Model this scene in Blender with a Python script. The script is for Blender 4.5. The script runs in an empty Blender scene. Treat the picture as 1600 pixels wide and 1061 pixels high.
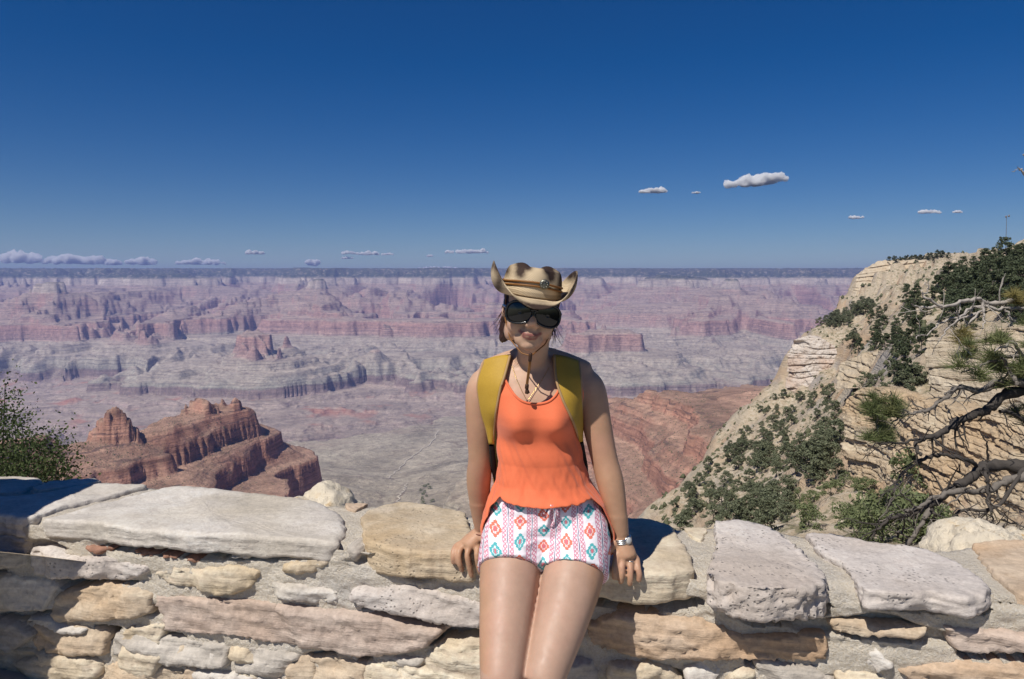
import bpy, bmesh, math, random
import numpy as np
from mathutils import Vector, Matrix

random.seed(7)
S = bpy.context.scene
COL = S.collection
R = math.radians

# ---------------------------------------------------------------- camera
FPX = 1200.0                      # focal length in pixels of the 1600-wide frame
CAMZ = 1.60
PITCH = math.atan(87.5 / FPX)     # true horizon sits a little above mid-frame
cam_d = bpy.data.cameras.new('camera'); cam = bpy.data.objects.new('camera', cam_d); COL.objects.link(cam)
cam_d.sensor_width = 36.0; cam_d.lens = 36.0 * FPX / 1600.0
cam_d.clip_start = 0.05; cam_d.clip_end = 120000.0
cam.location = (0, 0, CAMZ); cam.rotation_euler = (R(90) - PITCH, 0, 0)
S.camera = cam

# ---------------------------------------------------------------- sun, sky
SUN = Vector((-0.47, -0.58, 1.0)).normalized()      # towards the sun
SUN_EL = math.asin(SUN.z); SUN_AZ = math.atan2(SUN.x, SUN.y)
sd = bpy.data.lights.new('sun', 'SUN'); so = bpy.data.objects.new('sun', sd); COL.objects.link(so)
sd.energy = 5.0; sd.angle = R(0.53); sd.color = (1.0, 0.955, 0.88)
so.rotation_euler = SUN.to_track_quat('Z', 'Y').to_euler()

w = bpy.data.worlds.new('World'); S.world = w; w.use_nodes = True
nt = w.node_tree; nt.nodes.clear()
sky = nt.nodes.new('ShaderNodeTexSky'); sky.sky_type = 'NISHITA'; sky.sun_disc = False
sky.sun_elevation = SUN_EL; sky.sun_rotation = SUN_AZ
sky.altitude = 2100; sky.air_density = 1.0; sky.dust_density = 0.55; sky.ozone_density = 3.5
gam = nt.nodes.new('ShaderNodeHueSaturation'); gam.inputs['Saturation'].default_value = 1.45; gam.inputs['Value'].default_value = 1.0; gam.inputs['Hue'].default_value = .510
bg = nt.nodes.new('ShaderNodeBackground'); bg.inputs[1].default_value = 0.058
wo = nt.nodes.new('ShaderNodeOutputWorld')
nt.links.new(sky.outputs[0], gam.inputs['Color']); nt.links.new(gam.outputs[0], bg.inputs[0]); nt.links.new(bg.outputs[0], wo.inputs[0])

S.view_settings.view_transform = 'Standard'; S.view_settings.look = 'None'
S.view_settings.gamma = 1.0; S.view_settings.exposure = 0.0; S.view_settings.use_curve_mapping = False
S.render.engine = 'CYCLES'
cy = S.cycles
cy.max_bounces = 8; cy.diffuse_bounces = 3; cy.glossy_bounces = 2; cy.transmission_bounces = 4
cy.volume_bounces = 6; cy.transparent_max_bounces = 8
cy.use_denoising = True
try: cy.denoiser = 'OPENIMAGEDENOISE'
except Exception: pass
cy.sample_clamp_indirect = 6.0

# ---------------------------------------------------------------- helpers
def ray(px, py):
    u = (px - 800.0) / FPX; v = (530.5 - py) / FPX
    c, s = math.cos(PITCH), math.sin(PITCH)
    return Vector((u, c + v * s, -s + v * c))
def at_y(px, py, Y):              # point of the sight line at forward distance Y
    d = ray(px, py); k = Y / d.y
    return Vector((d.x * k, Y, CAMZ + d.z * k))
def at_z(px, py, z):
    d = ray(px, py); k = (z - CAMZ) / d.z
    return Vector((d.x * k, d.y * k, z))

def tag(o, label=None, cat=None, group=None, kind=None):
    if label: o['label'] = label
    if cat: o['category'] = cat
    if group: o['group'] = group
    if kind: o['kind'] = kind
    return o
def empty(name, loc=(0, 0, 0), rz=0.0):
    o = bpy.data.objects.new(name, None); o.empty_display_size = 0.1
    o.location = loc; o.rotation_euler = (0, 0, rz); COL.objects.link(o); return o
def link(name, me, mat=None, parent=None, smooth=True):
    o = bpy.data.objects.new(name, me); COL.objects.link(o)
    if mat is not None and len(me.materials) == 0: me.materials.append(mat)
    if parent is not None:
        o.parent = parent
        o.matrix_parent_inverse = parent.matrix_basis.inverted() if parent.parent is None else (parent.parent.matrix_basis @ parent.matrix_parent_inverse @ parent.matrix_basis).inverted()
    if smooth and len(me.polygons):
        me.polygons.foreach_set('use_smooth', np.ones(len(me.polygons), bool))
    return o
def mesh_np(name, V, F):
    """vertices (n,3), faces (m,3) or (m,4) integer array -> mesh"""
    V = np.asarray(V, np.float32); F = np.asarray(F, np.int32)
    me = bpy.data.meshes.new(name)
    me.vertices.add(len(V)); me.vertices.foreach_set('co', V.ravel())
    k = F.shape[1]
    me.loops.add(F.size); me.loops.foreach_set('vertex_index', F.ravel())
    me.polygons.add(len(F))
    me.polygons.foreach_set('loop_start', np.arange(0, F.size, k, dtype=np.int32))
    me.polygons.foreach_set('loop_total', np.full(len(F), k, np.int32))
    me.update(calc_edges=True); return me
def grid_faces(nr, nc, wrap=False):
    i = np.arange(nr - 1)[:, None]; j = np.arange(nc if wrap else nc - 1)[None, :]
    j2 = (j + 1) % nc
    a = i * nc + j; b = i * nc + j2; c = (i + 1) * nc + j2; d = (i + 1) * nc + j
    return np.stack([a, b, c, d], -1).reshape(-1, 4)

# gradient noise in numpy
_rs = np.random.RandomState(11)
_P = _rs.permutation(1024)
_P = np.concatenate([_P, _P, _P])
_G2 = _rs.normal(size=(1024, 2)); _G2 /= np.linalg.norm(_G2, axis=1)[:, None]
_G3 = _rs.normal(size=(1024, 3)); _G3 /= np.linalg.norm(_G3, axis=1)[:, None]
def n2(x, y, seed=0):
    x = np.asarray(x, float) + seed * 37.17; y = np.asarray(y, float) + seed * 11.31
    xi = np.floor(x).astype(int); yi = np.floor(y).astype(int); fx = x - xi; fy = y - yi
    xi &= 1023; yi &= 1023
    u = fx * fx * fx * (fx * (fx * 6 - 15) + 10); v = fy * fy * fy * (fy * (fy * 6 - 15) + 10)
    def g(a, b, dx, dy):
        h = _P[_P[a & 1023] + (b & 1023)]; gg = _G2[h]; return gg[..., 0] * dx + gg[..., 1] * dy
    n00 = g(xi, yi, fx, fy); n10 = g(xi + 1, yi, fx - 1, fy); n01 = g(xi, yi + 1, fx, fy - 1); n11 = g(xi + 1, yi + 1, fx - 1, fy - 1)
    a = n00 + u * (n10 - n00); b = n01 + u * (n11 - n01); return (a + v * (b - a)) * 1.5
def n3(x, y, z, seed=0):
    x = np.asarray(x, float) + seed * 37.17; y = np.asarray(y, float) + seed * 11.31; z = np.asarray(z, float) + seed * 5.7
    xi = np.floor(x).astype(int); yi = np.floor(y).astype(int); zi = np.floor(z).astype(int)
    fx = x - xi; fy = y - yi; fz = z - zi
    f = lambda t: t * t * t * (t * (t * 6 - 15) + 10)
    u, v, q = f(fx), f(fy), f(fz)
    def g(a, b, c):
        h = _P[_P[_P[(xi + a) & 1023] + ((yi + b) & 1023)] + ((zi + c) & 1023)]; gg = _G3[h]
        return gg[..., 0] * (fx - a) + gg[..., 1] * (fy - b) + gg[..., 2] * (fz - c)
    x00 = g(0,0,0) * (1 - u) + g(1,0,0) * u; x10 = g(0,1,0) * (1 - u) + g(1,1,0) * u
    x01 = g(0,0,1) * (1 - u) + g(1,0,1) * u; x11 = g(0,1,1) * (1 - u) + g(1,1,1) * u
    return ((x00 * (1 - v) + x10 * v) * (1 - q) + (x01 * (1 - v) + x11 * v) * q) * 1.5
def fbm2(x, y, oct=4, seed=0, gain=0.5):
    s = 0; a = 1.0
    for k in range(oct):
        s = s + a * n2(x * 2 ** k, y * 2 ** k, seed + k); a *= gain
    return s
def fbm3(x, y, z, oct=4, seed=0, gain=0.5):
    s = 0; a = 1.0
    for k in range(oct):
        s = s + a * n3(x * 2 ** k, y * 2 ** k, z * 2 ** k, seed + k); a *= gain
    return s
def sstep(a, b, x):
    t = np.clip((x - a) / (b - a), 0, 1); return t * t * (3 - 2 * t)

# node helper: a tiny builder so materials stay short
class NB:
    def __init__(s, name):
        s.m = bpy.data.materials.new(name); s.m.use_nodes = True
        s.t = s.m.node_tree; s.t.nodes.clear()
        s.out = s.t.nodes.new('ShaderNodeOutputMaterial')
        s.p = s.t.nodes.new('ShaderNodeBsdfPrincipled'); s.t.links.new(s.p.outputs[0], s.out.inputs[0])
        s.p.inputs['Roughness'].default_value = 0.9
        s.p.inputs['Specular IOR Level'].default_value = 0.25
    def n(s, typ, **kw):
        o = s.t.nodes.new('ShaderNode' + typ)
        for k, v in kw.items(): setattr(o, k, v)
        return o
    def put(s, sock, v):
        if hasattr(v, 'is_output') or isinstance(v, bpy.types.NodeSocket): s.t.links.new(v, sock)
        elif isinstance(v, (tuple, list)) and sock.type == 'RGBA': sock.default_value = (*v[:3], 1)
        else: sock.default_value = v
    def math(s, op, a, b=0.0, c=0.0, clamp=False):
        o = s.n('Math', operation=op, use_clamp=clamp); s.put(o.inputs[0], a); s.put(o.inputs[1], b); s.put(o.inputs[2], c); return o.outputs[0]
    def mix(s, f, a, b, mode='MIX'):
        o = s.n('Mix', data_type='RGBA', blend_type=mode, clamp_factor=True)
        s.put(o.inputs[0], f); s.put(o.inputs[6], a); s.put(o.inputs[7], b); return o.outputs[2]
    def ramp(s, f, stops, interp='LINEAR'):
        o = s.n('ValToRGB'); cr = o.color_ramp; cr.interpolation = interp
        stops = sorted(stops, key=lambda q: q[0])
        while len(cr.elements) < len(stops): cr.elements.new(0.5)
        for e, (p, c) in zip(cr.elements, stops):
            e.position = p
        for e, (p, c) in zip(cr.elements, stops):
            e.color = (*c, 1) if isinstance(c, (tuple, list)) else (c, c, c, 1)
        s.put(o.inputs[0], f); return o.outputs[0]
    def noise(s, vec, scale, detail=4, rough=0.55, dist=0.0):
        o = s.n('TexNoise'); s.put(o.inputs['Vector'], vec); o.inputs['Scale'].default_value = scale
        o.inputs['Detail'].default_value = detail; o.inputs['Roughness'].default_value = rough; o.inputs['Distortion'].default_value = dist
        return o.outputs[0]
    def voro(s, vec, scale, feature='F1', out=0):
        o = s.n('TexVoronoi', feature=feature); s.put(o.inputs['Vector'], vec); o.inputs['Scale'].default_value = scale; return o.outputs[out]
    def mapping(s, vec, scale=(1, 1, 1), rot=(0, 0, 0), loc=(0, 0, 0)):
        o = s.n('Mapping'); s.put(o.inputs[0], vec); o.inputs['Scale'].default_value = scale; o.inputs['Rotation'].default_value = rot; o.inputs['Location'].default_value = loc; return o.outputs[0]
    def pos(s): return s.n('NewGeometry').outputs['Position']
    def obj(s): return s.n('TexCoord').outputs['Object']
    def sep(s, v):
        o = s.n('SeparateXYZ'); s.put(o.inputs[0], v); return o.outputs
    def bump(s, h, strength=0.4, dist=0.02):
        o = s.n('Bump'); o.inputs['Strength'].default_value = strength; o.inputs['Distance'].default_value = dist
        s.put(o.inputs['Height'], h); s.put(s.p.inputs['Normal'], o.outputs[0])
    def base(s, c): s.put(s.p.inputs['Base Color'], c)
    def rough(s, v): s.put(s.p.inputs['Roughness'], v)
    def sp(s, v): s.put(s.p.inputs['Specular IOR Level'], v)
def plain(name, c, rough=0.8, spec=0.3, metal=0.0):
    b = NB(name); b.base(c); b.rough(rough); b.sp(spec); b.p.inputs['Metallic'].default_value = metal; return b.m
# ================================================================ the canyon, real scale in metres
TILT = 0.02
# strata: (thickness in metres, thickness in the un-terraced field)
LAY = [(110, 45), (80, 80), (100, 14), (90, 115), (40, 10), (30, 45), (45, 10), (30, 50), (45, 10), (30, 60), (150, 16), (40, 50), (40, 12), (110, 330), (62, 8), (140, 150), (300, 190)]
_zr = [0.0]; _zz = [0.0]
for tz, tr in LAY: _zr.append(_zr[-1] - tr); _zz.append(_zz[-1] - tz)
ZR = np.array(_zr); ZZ = np.array(_zz)
def terr(raw): return np.interp(raw, ZR[::-1], ZZ[::-1])
def rawof(z): return float(np.interp(z, ZZ[::-1], ZR[::-1]))

def seg(x, y, a, b):
    ax, ay = a; bx, by = b; dx, dy = bx - ax, by - ay
    t = np.clip(((x - ax) * dx + (y - ay) * dy) / (dx * dx + dy * dy), 0, 1)
    return np.hypot(x - ax - t * dx, y - ay - t * dy), t
def plan(px, py, D):
    p = at_y(px, py, D); return p
def smax(a, b, k):
    h = np.clip(0.5 + 0.5 * (a - b) / k, 0, 1); return b + (a - b) * h + k * h * (1 - h)

def canyon_height(x, y):
    r = np.hypot(x, y)
    far = sstep(3500, 6500, r)
    # warp of plan coordinates: promontories and alcoves
    lx = fbm2(x / 2300, y / 2300, 3, 1); ly = fbm2(x / 2300, y / 2300, 3, 21)
    mx = far * 230 * fbm2(x / 800, y / 800, 3, 2) + (45 + 75 * far) * fbm2(x / 340, y / 340, 3, 5) + 9 * (1 - far) * fbm2(x / 70, y / 70, 3, 61)
    my = far * 260 * fbm2(x / 800, y / 800, 3, 22) + (45 + 75 * far) * fbm2(x / 340, y / 340, 3, 25) + 9 * (1 - far) * fbm2(x / 70, y / 70, 3, 71)
    X = x + mx; Y = y + my
    # ---- Tonto platform and inner gorge
    tap = rawof(-950)
    Yn = np.interp(x / np.maximum(y, 1) * FPX + 800, [-400, 60, 260, 340, 440, 560, 640, 740, 1000, 1300], [7000, 7050, 7000, 6600, 6450, 6600, 6300, 6350, 6150, 6300])
    Ys = np.interp(x / np.maximum(y, 1) * FPX + 800, [-400, 150, 420, 540, 620, 690, 760, 900, 1100], [4300, 4150, 4150, 4300, 4600, 4950, 4900, 5100, 5300])
    cut = 330 * np.abs(fbm2(x / 900, y / 1600, 3, 41)) + 160 * fbm2(x / 380, y / 500, 3, 42)
    dn = Y - Yn - cut * 0.9
    ds = Ys - 0.5 * (Y + y) - 0.45 * cut
    spur = 70 * fbm2(x / 800, y / 1700, 3, 46) - 95 * np.abs(fbm2(x / 330, y / 900, 4, 47))
    north = np.where(dn > 0, tap + 5 + np.minimum(dn * 0.165, 300 + dn * .012) + sstep(0, 450, dn) * spur, tap + dn * 0.30 - 45 * np.abs(fbm2(x / 380, y / 700, 4, 48)))
    south = np.where(ds > 0, tap + 5 + ds * 0.06, tap + ds * 0.5 - 60 * np.abs(fbm2(x / 260, y / 260, 4, 49)))
    raw = np.maximum(north, south)
    # ---- north massif: Redwall line to the rim, cut into fingers by side canyons
    lineY = np.interp(x / np.maximum(y, 1) * FPX + 800, [-400, 0, 150, 270, 310, 430, 470, 560, 700, 780, 900, 980, 1120, 1160, 1300, 1500], [7800, 7900, 7800, 8000, 9500, 9300, 8600, 8500, 8700, 9500, 9100, 8500, 8250, 8700, 8400, 8800])
    reg = fbm2(x / 1300, y / 1900, 4, 8)
    m = Y + 350 * ly - lineY - 1150 * np.abs(fbm2(x / 1000, y / 2600, 3, 10)) + 330
    massif = np.interp(m, [-1100, -330, 0, 150, 1800, 3800, 4700, 5400, 5900, 6900, 8000],
                       [-3000, rawof(-850), rawof(-770), rawof(-600), rawof(-520), rawof(-390), rawof(-340), rawof(-292), rawof(-189), rawof(-60), 0])
    rimk = 1 - sstep(6300, 7600, m)
    massif = massif + (reg * 120 - 150 * np.abs(fbm2(x / 700, y / 1500, 4, 14)) + 40) * sstep(-300, 900, m) * rimk
    # side canyons running down from the rim
    vx = x + 500 * n2(x / 3000, y / 2500, 15)
    va = np.abs(n2(vx / 1500, y / 6500, 16)); vb = np.abs(n2(vx / 700, y / 3200, 17))
    val = 470 * np.exp(-(va / .17) ** 2) * (1 - sstep(3200, 5900, m)) + 230 * np.exp(-(vb / .15) ** 2) * (1 - sstep(1800, 4800, m))
    massif = massif - val * sstep(-200, 250, m)
    raw = smax(raw, massif, 12)
    # ---- temples and buttes: peak, foot radius
    def cone(cx, cy, top, slope, ell=1.0, flat=0.0, pw=1.0):
        dd = np.hypot((X - cx) * ell, Y - cy); v = rawof(top) - np.maximum(dd - flat, 0) * slope; k = rawof(-838); v = np.where(v < k, k + (v - k) * 3.2, v); return np.where(v < tap, tap + (v - tap) * .13, v)
    B = []
    B.append(cone(-5600, 9450, -165, 0.50, 0.90, 55))                # big red temple at far left
    B.append(cone(-5500, 8700, -575, 0.30, 0.6, 480))
    B.append(cone(-2220, 6900, -540, 0.34, 1.15, 120))                 # dark-faced butte
    B.append(cone(-2500, 6800, -800, 0.34, 0.7, 350))
    B.append(cone(960, 7100, -570, 0.33, 0.8, 110))                  # butte right of the hat
    B.append(cone(1300, 7650, -800, 0.34, 0.6, 350))
    B.append(cone(2960, 11000, -140, 0.55, 1.0, 40))                  # pale pyramid
    B.append(cone(2800, 10700, -470, 0.25, 0.5, 500))
    B.append(cone(2650, 12400, -110, 0.5, 0.62, 160))                # pale broad temple
    B.append(cone(-2950, 11300, -140, 0.5, 0.8, 60))
    B.append(cone(-6250, 13600, -90, 0.36, 0.5, 250))
    B.append(cone(-1150, 8900, -590, 0.28, 0.25, 350))
    B.append(cone(-3900, 8050, -640, 0.30, 0.5, 200)); B.append(cone(2350, 7500, -770, 0.3, 0.6, 200)); B.append(cone(-900, 7500, -830, 0.25, 0.6, 260))
    def ridge(pts, slope=.55, flat=40):
        for (ax, ay, az_), (bx, by, bz) in zip(pts[:-1], pts[1:]):
            dd, tt = seg(X, Y, (ax, ay), (bx, by)); v = rawof(az_) + tt * (rawof(bz) - rawof(az_)) - np.maximum(dd - flat, 0) * slope
            B.append(v)
    ridge([(-6300, 14200, -200), (-5600, 11200, -330), (-5600, 9450, -230), (-5100, 8300, -470), (-4700, 7950, -590)], .42)
    ridge([(-5600, 9450, -300), (-6300, 8500, -520)], .45)
    ridge([(-3300, 14200, -200), (-2950, 11300, -230), (-2300, 9500, -430), (-1700, 8750, -590)], .42)
    ridge([(-2950, 11300, -300), (-3500, 9800, -480), (-3800, 8900, -590)], .42)
    ridge([(700, 14000, -230), (300, 11500, -400), (500, 9600, -520), (800, 8700, -595)], .42)
    ridge([(2650, 14000, -180), (2650, 12400, -180), (2960, 11000, -230), (2500, 9500, -440), (1900, 8600, -585)], .42)
    ridge([(2960, 11000, -300), (3700, 9600, -470), (4000, 8700, -590)], .42)
    for b in B: raw = smax(raw, b, 10)
    # ---- near ridge on the left: the red spur with its fin and tower
    d1, t1 = seg(X, Y, (-1560, 700), (-1000, 1830))
    raw = smax(raw, np.interp(t1, [0, .6, 1], [rawof(-320), rawof(-360), rawof(-392)]) - np.maximum(d1 - 15, 0) * 0.40, 12)
    d2, t2 = seg(X, Y, (-945, 1960), (-890, 2330))
    raw = smax(raw, np.interp(t2, [0, .5, 1], [rawof(-400), rawof(-382), rawof(-378)]) - np.maximum(d2 - 38, 0) * 1.0, 5)
    d2, t2 = seg(X, Y, (-1030, 1850), (-905, 2380))
    raw = smax(raw, rawof(-455) - np.maximum(d2 - 75, 0) * 0.62, 8)
    d3, t3 = seg(X, Y, (-1000, 1950), (-960, 2720))
    raw = smax(raw, np.interp(t3, [0, .5, 1], [rawof(-520), rawof(-560), rawof(-596)]) - np.maximum(d3 - 110, 0) * 0.5, 8)
    # ---- red shelf and ridge on the right
    d4, t4 = seg(X, Y, (900, 900), (900, 2550))
    raw = smax(raw, np.interp(t4, [0, .4, .8, 1], [rawof(-265), rawof(-305), rawof(-330), rawof(-395)]) - np.maximum(d4 - 430, 0) * 0.6 - np.minimum(d4, 430) * 0.13, 16)
    d5, t5 = seg(X, Y, (1000, 1500), (340, 2600))
    raw = smax(raw, np.interp(t5, [0, .5, .85, 1], [rawof(-285), rawof(-345), rawof(-400), rawof(-440)]) - np.maximum(d5 - 30, 0) * 0.40, 10)
    # south wall under the viewpoint
    d6, t6 = seg(x, y, (-1600, 100), (900, 100))
    raw = smax(raw, rawof(-60) - np.maximum(d6, 0) * 0.62, 12)
    # ---- gullies
    amp = 1 - 0.0 * far
    fy = sstep(7000, 8200, y)
    g = (15 + 9 * far - 13 * fy) * np.abs(fbm2(X / 260, Y / 260, 3, 31)) + far * (34 - 18 * fy) * np.abs(fbm2(X / 760, Y / 760, 3, 35)) + (3.5 - 2 * far) * np.abs(fbm2(X / 60, Y / 60, 3, 38))
    flat = sstep(tap, tap + 40, raw) * (1 - sstep(rawof(-860), rawof(-800), raw))      # the platform stays smooth
    raw = raw - g * (1 - (0.85 - 0.75 * sstep(5500, 6500, y)) * flat)
    z = terr(raw) + TILT * y
    # spurs and washes of the northern platform
    nm = sstep(5900, 6700, y) * flat
    z = z + nm * (95 * fbm2(x / 900, y / 1500, 3, 146) - 150 * np.abs(fbm2(x / 420, y / 800, 4, 147)) + 45)
    z = z - (1 - sstep(5600, 6300, y)) * flat * 10 * np.abs(fbm2(x / 300, y / 300, 4, 149))
    # small ledges everywhere and rim top
    z = z + 6.2 * np.sin(z / 7.0 + 1.3 * n2(x / 300, y / 300, 50)) * (1 - flat) * sstep(800, 2500, r)
    # the rock tower on the spur
    dt = np.hypot(x + 985 + 8 * n2(x / 25, y / 25, 91), y - 1880 + 8 * n2(x / 25, y / 25, 92))
    blk = 9 * np.round(2 * fbm2(x / 22, y / 22, 2, 93)) / 2
    tw = np.interp(dt + 6 * fbm2(x / 14, y / 14, 2, 94), [0, 22, 26, 38, 42, 55, 59, 92], [-306, -312, -330, -336, -356, -362, -382, -425])
    z = np.maximum(z, np.where(dt < 80, tw + blk * (dt < 48), -9999))
    z = z + np.where(raw >= -2, 10 * fbm2(x / 900, y / 900, 3, 77), 0)
    return z

pxs = np.concatenate([np.linspace(-420, -20, 44, endpoint=False), np.linspace(-20, 1360, 800, endpoint=False), np.linspace(1360, 2050, 36)])
rr = np.concatenate([np.geomspace(650, 4200, 260, endpoint=False), np.geomspace(4200, 9800, 240, endpoint=False), np.geomspace(9800, 24000, 100)])
az = np.arctan((pxs - 800) / FPX)
GX = rr[:, None] * np.sin(az)[None, :]; GY = rr[:, None] * np.cos(az)[None, :]
GZ = canyon_height(GX, GY)
canyon_me = mesh_np('canyon_terrain', np.stack([GX, GY, GZ], -1).reshape(-1, 3), grid_faces(len(rr), len(pxs)))

b = NB('canyon_rock')
p = b.pos(); xyz = b.sep(p)
st = b.math('SUBTRACT', xyz[2], b.math('MULTIPLY', xyz[1], TILT))
wob = b.noise(p, 0.0022, 5); wob2 = b.noise(b.mapping(p, (1, 1, 3)), 0.02, 5)
st = b.math('ADD', st, b.math('MULTIPLY', b.math('SUBTRACT', wob, 0.5), 60))
st = b.math('ADD', st, b.math('MULTIPLY', b.math('SUBTRACT', wob2, 0.5), 26))
f = b.math('DIVIDE', b.math('ADD', st, 1400), 1450, clamp=True)
Q = lambda z: (z + 1400) / 1450
strata = b.ramp(f, [
    (Q(20), (.36, .33, .25)), (Q(-100), (.46, .39, .29)), (Q(-118), (.25, .24, .17)), (Q(-180), (.27, .24, .18)), (Q(-192), (.66, .57, .45)), (Q(-285), (.58, .48, .37)),
    (Q(-298), (.37, .225, .165)), (Q(-375), (.37, .205, .15)), (Q(-390), (.44, .27, .20)), (Q(-430), (.34, .175, .13)), (Q(-500), (.42, .25, .19)), (Q(-540), (.34, .18, .14)), (Q(-592), (.40, .235, .175)),
    (Q(-604), (.42, .225, .17)), (Q(-690), (.40, .235, .185)), (Q(-752), (.38, .25, .20)), (Q(-764), (.42, .36, .28)), (Q(-850), (.41, .37, .29)), (Q(-940), (.35, .335, .26)),
    (Q(-952), (.19, .135, .115)), (Q(-1012), (.21, .145, .125)), (Q(-1022), (.36, .26, .225)), (Q(-1140), (.31, .22, .20)), (Q(-1190), (.19, .15, .145)), (Q(-1390), (.15, .125, .12))])
pb_ = b.math('MULTIPLY', b.ramp(b.noise(b.mapping(p, (1, .4, .6)), .0022, 5, .7), [(.42, 0), (.58, 1)]), b.ramp(f, [(Q(-300), 0), (Q(-285), .8), (Q(-195), .8), (Q(-185), 0)]))
strata = b.mix(pb_, strata, (.30, .245, .215))
# flat ground wears a thin cover of dust and scrub
nrm = b.sep(b.n('NewGeometry').outputs['Normal'])
flat = b.math('MULTIPLY', b.math('SUBTRACT', nrm[2], 0.62, clamp=True), 3.2, clamp=True)
dust = b.mix(b.noise(p, 0.006, 6), (.33, .255, .19), (.43, .37, .285))
nr_ = b.math('MULTIPLY', b.math('SUBTRACT', 1, b.math('DIVIDE', b.math('SUBTRACT', xyz[1], 2500), 900, clamp=True), clamp=True), b.ramp(f, [(Q(-680), 0), (Q(-600), 1), (Q(-300), 1), (Q(-270), 0)]))
dust = b.mix(b.math('MULTIPLY', nr_, .8), dust, b.mix(b.noise(p, .012, 6), (.33, .185, .125), (.42, .285, .205)))
strata = b.mix(b.math('MULTIPLY', nr_, .55), strata, (.36, .175, .115))
c = b.mix(b.math('MULTIPLY', flat, 0.66), strata, dust)
# fine banding and mottling
band = b.noise(b.mapping(p, (0.12, 0.12, 8)), 0.011, 5, 0.65)
c = b.mix(0.75, c, b.ramp(band, [(.30, .22), (.5, .50), (.70, .80)]), 'OVERLAY')
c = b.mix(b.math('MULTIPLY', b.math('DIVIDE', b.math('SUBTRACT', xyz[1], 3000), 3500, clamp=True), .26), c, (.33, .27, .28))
mot = b.noise(p, 0.03, 8, 0.75)
c = b.mix(0.8, c, b.ramp(mot, [(.32, .28), (.68, .72)]), 'OVERLAY')
# thin dark ledge lines that come and go along the beds
zl = b.math('ADD', b.math('MULTIPLY', st, .045), b.math('MULTIPLY', b.noise(p, .004, 3), 1.5))
ll = b.ramp(b.math('ABSOLUTE', b.math('SUBTRACT', b.math('FRACT', zl), .5)), [(.05, 1), (.13, 0)])
ll = b.math('MULTIPLY', ll, b.ramp(b.noise(b.mapping(p, (1, 1, 2)), .006, 5, .7), [(.47, 0), (.56, 1)]))
c = b.mix(b.math('MULTIPLY', ll, b.ramp(f, [(Q(-950), .35), (Q(-840), .5), (Q(-600), .7), (Q(-300), .75), (Q(-280), .3)])), c, (.13, .085, .075))
# red shale patches low down
red = b.math('MULTIPLY', b.ramp(b.noise(p, 0.0032, 4), [(.56, 0), (.66, 1)]), b.ramp(f, [(Q(-1140), 0), (Q(-1090), 1), (Q(-1020), 1), (Q(-1008), 0)]))
c = b.mix(b.math('MULTIPLY', red, .5), c, (.46, .15, .09))
# forest on the rims
fo = b.ramp(f, [(Q(-30), 0), (Q(6), 1)])
veg = b.math('MULTIPLY', b.ramp(b.noise(p, 0.012, 7, 0.7), [(.36, 0), (.48, 1)]), b.ramp(f, [(Q(-195), 0), (Q(-150), .95), (Q(-60), .9)]))
far_s = b.math('DIVIDE', b.math('SUBTRACT', xyz[1], 9000), 2000, clamp=True)
veg = b.math('MULTIPLY', veg, far_s)
c = b.mix(b.math('MAXIMUM', veg, b.math('MULTIPLY', fo, .92)), c, (.045, .062, .035))
# scrub dots on the nearer slopes
vo = b.voro(p, 0.16); dots = b.ramp(b.math('ADD', vo, b.math('MULTIPLY', b.noise(p, 0.05, 3), .5)), [(.42, 1), (.5, 0)])
nearf = b.math('SUBTRACT', 1, b.math('DIVIDE', b.math('SUBTRACT', xyz[1], 1500), 2300, clamp=True), clamp=True)
c = b.mix(b.math('MULTIPLY', b.math('MULTIPLY', dots, nearf), b.math('MULTIPLY', flat, .85, clamp=True)), c, (.095, .11, .06))
b.base(c); b.rough(.95); b.sp(.1)
b.bump(b.math('ADD', b.noise(p, 0.05, 8, .7), b.math('MULTIPLY', band, 1.0)), 0.9, 14)
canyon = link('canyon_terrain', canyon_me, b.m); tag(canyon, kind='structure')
# ================================================================ the near hillside: slope and rim to the right of the wall
# control points: pixel column, pixel row, distance in metres
CP = []
def cp(px, *pairs):
    for py, r in pairs: CP.append((px, py, r))
cp(1900, (900, 5), (830, 20), (822, 40), (816, 62), (690, 76), (668, 84), (480, 98), (420, 125), (350, 170), (360, 260), (385, 600), (395, 1400))
cp(1700, (900, 5), (835, 20), (824, 45), (816, 67), (686, 81), (664, 89), (495, 104), (440, 135), (396, 180), (400, 270), (402, 600), (406, 1400))
cp(1590, (895, 5), (845, 20), (826, 50), (818, 72), (676, 86), (654, 94), (512, 110), (448, 145), (406, 185), (408, 270), (402, 600), (408, 1400))
cp(1500, (890, 5), (852, 20), (822, 55), (812, 77), (660, 91), (642, 99), (528, 115), (474, 155), (432, 190), (432, 280), (425, 450), (410, 900), (412, 1400))
cp(1430, (890, 5), (860, 20), (825, 55), (806, 82), (640, 97), (625, 104), (545, 124), (505, 165), (470, 200), (462, 300), (466, 450), (432, 780), (408, 900), (411, 1400))
cp(1370, (890, 5), (868, 18), (835, 50), (800, 86), (625, 102), (608, 145), (552, 168), (530, 245), (508, 262), (500, 480), (470, 760), (411, 900), (418, 1400))
cp(1310, (890, 5), (875, 18), (840, 45), (780, 85), (710, 120), (650, 165), (610, 240), (592, 330), (530, 350), (520, 420), (505, 760), (468, 880), (640, 1200))
cp(1265, (890, 5), (880, 18), (850, 42), (800, 80), (735, 120), (680, 180), (635, 260), (605, 335), (545, 350), (530, 420), (522, 760), (620, 1000))
cp(1230, (890, 5), (885, 18), (855, 42), (810, 80), (755, 125), (700, 190), (655, 260), (612, 345), (566, 368), (600, 480), (680, 800), (760, 1200))
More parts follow.
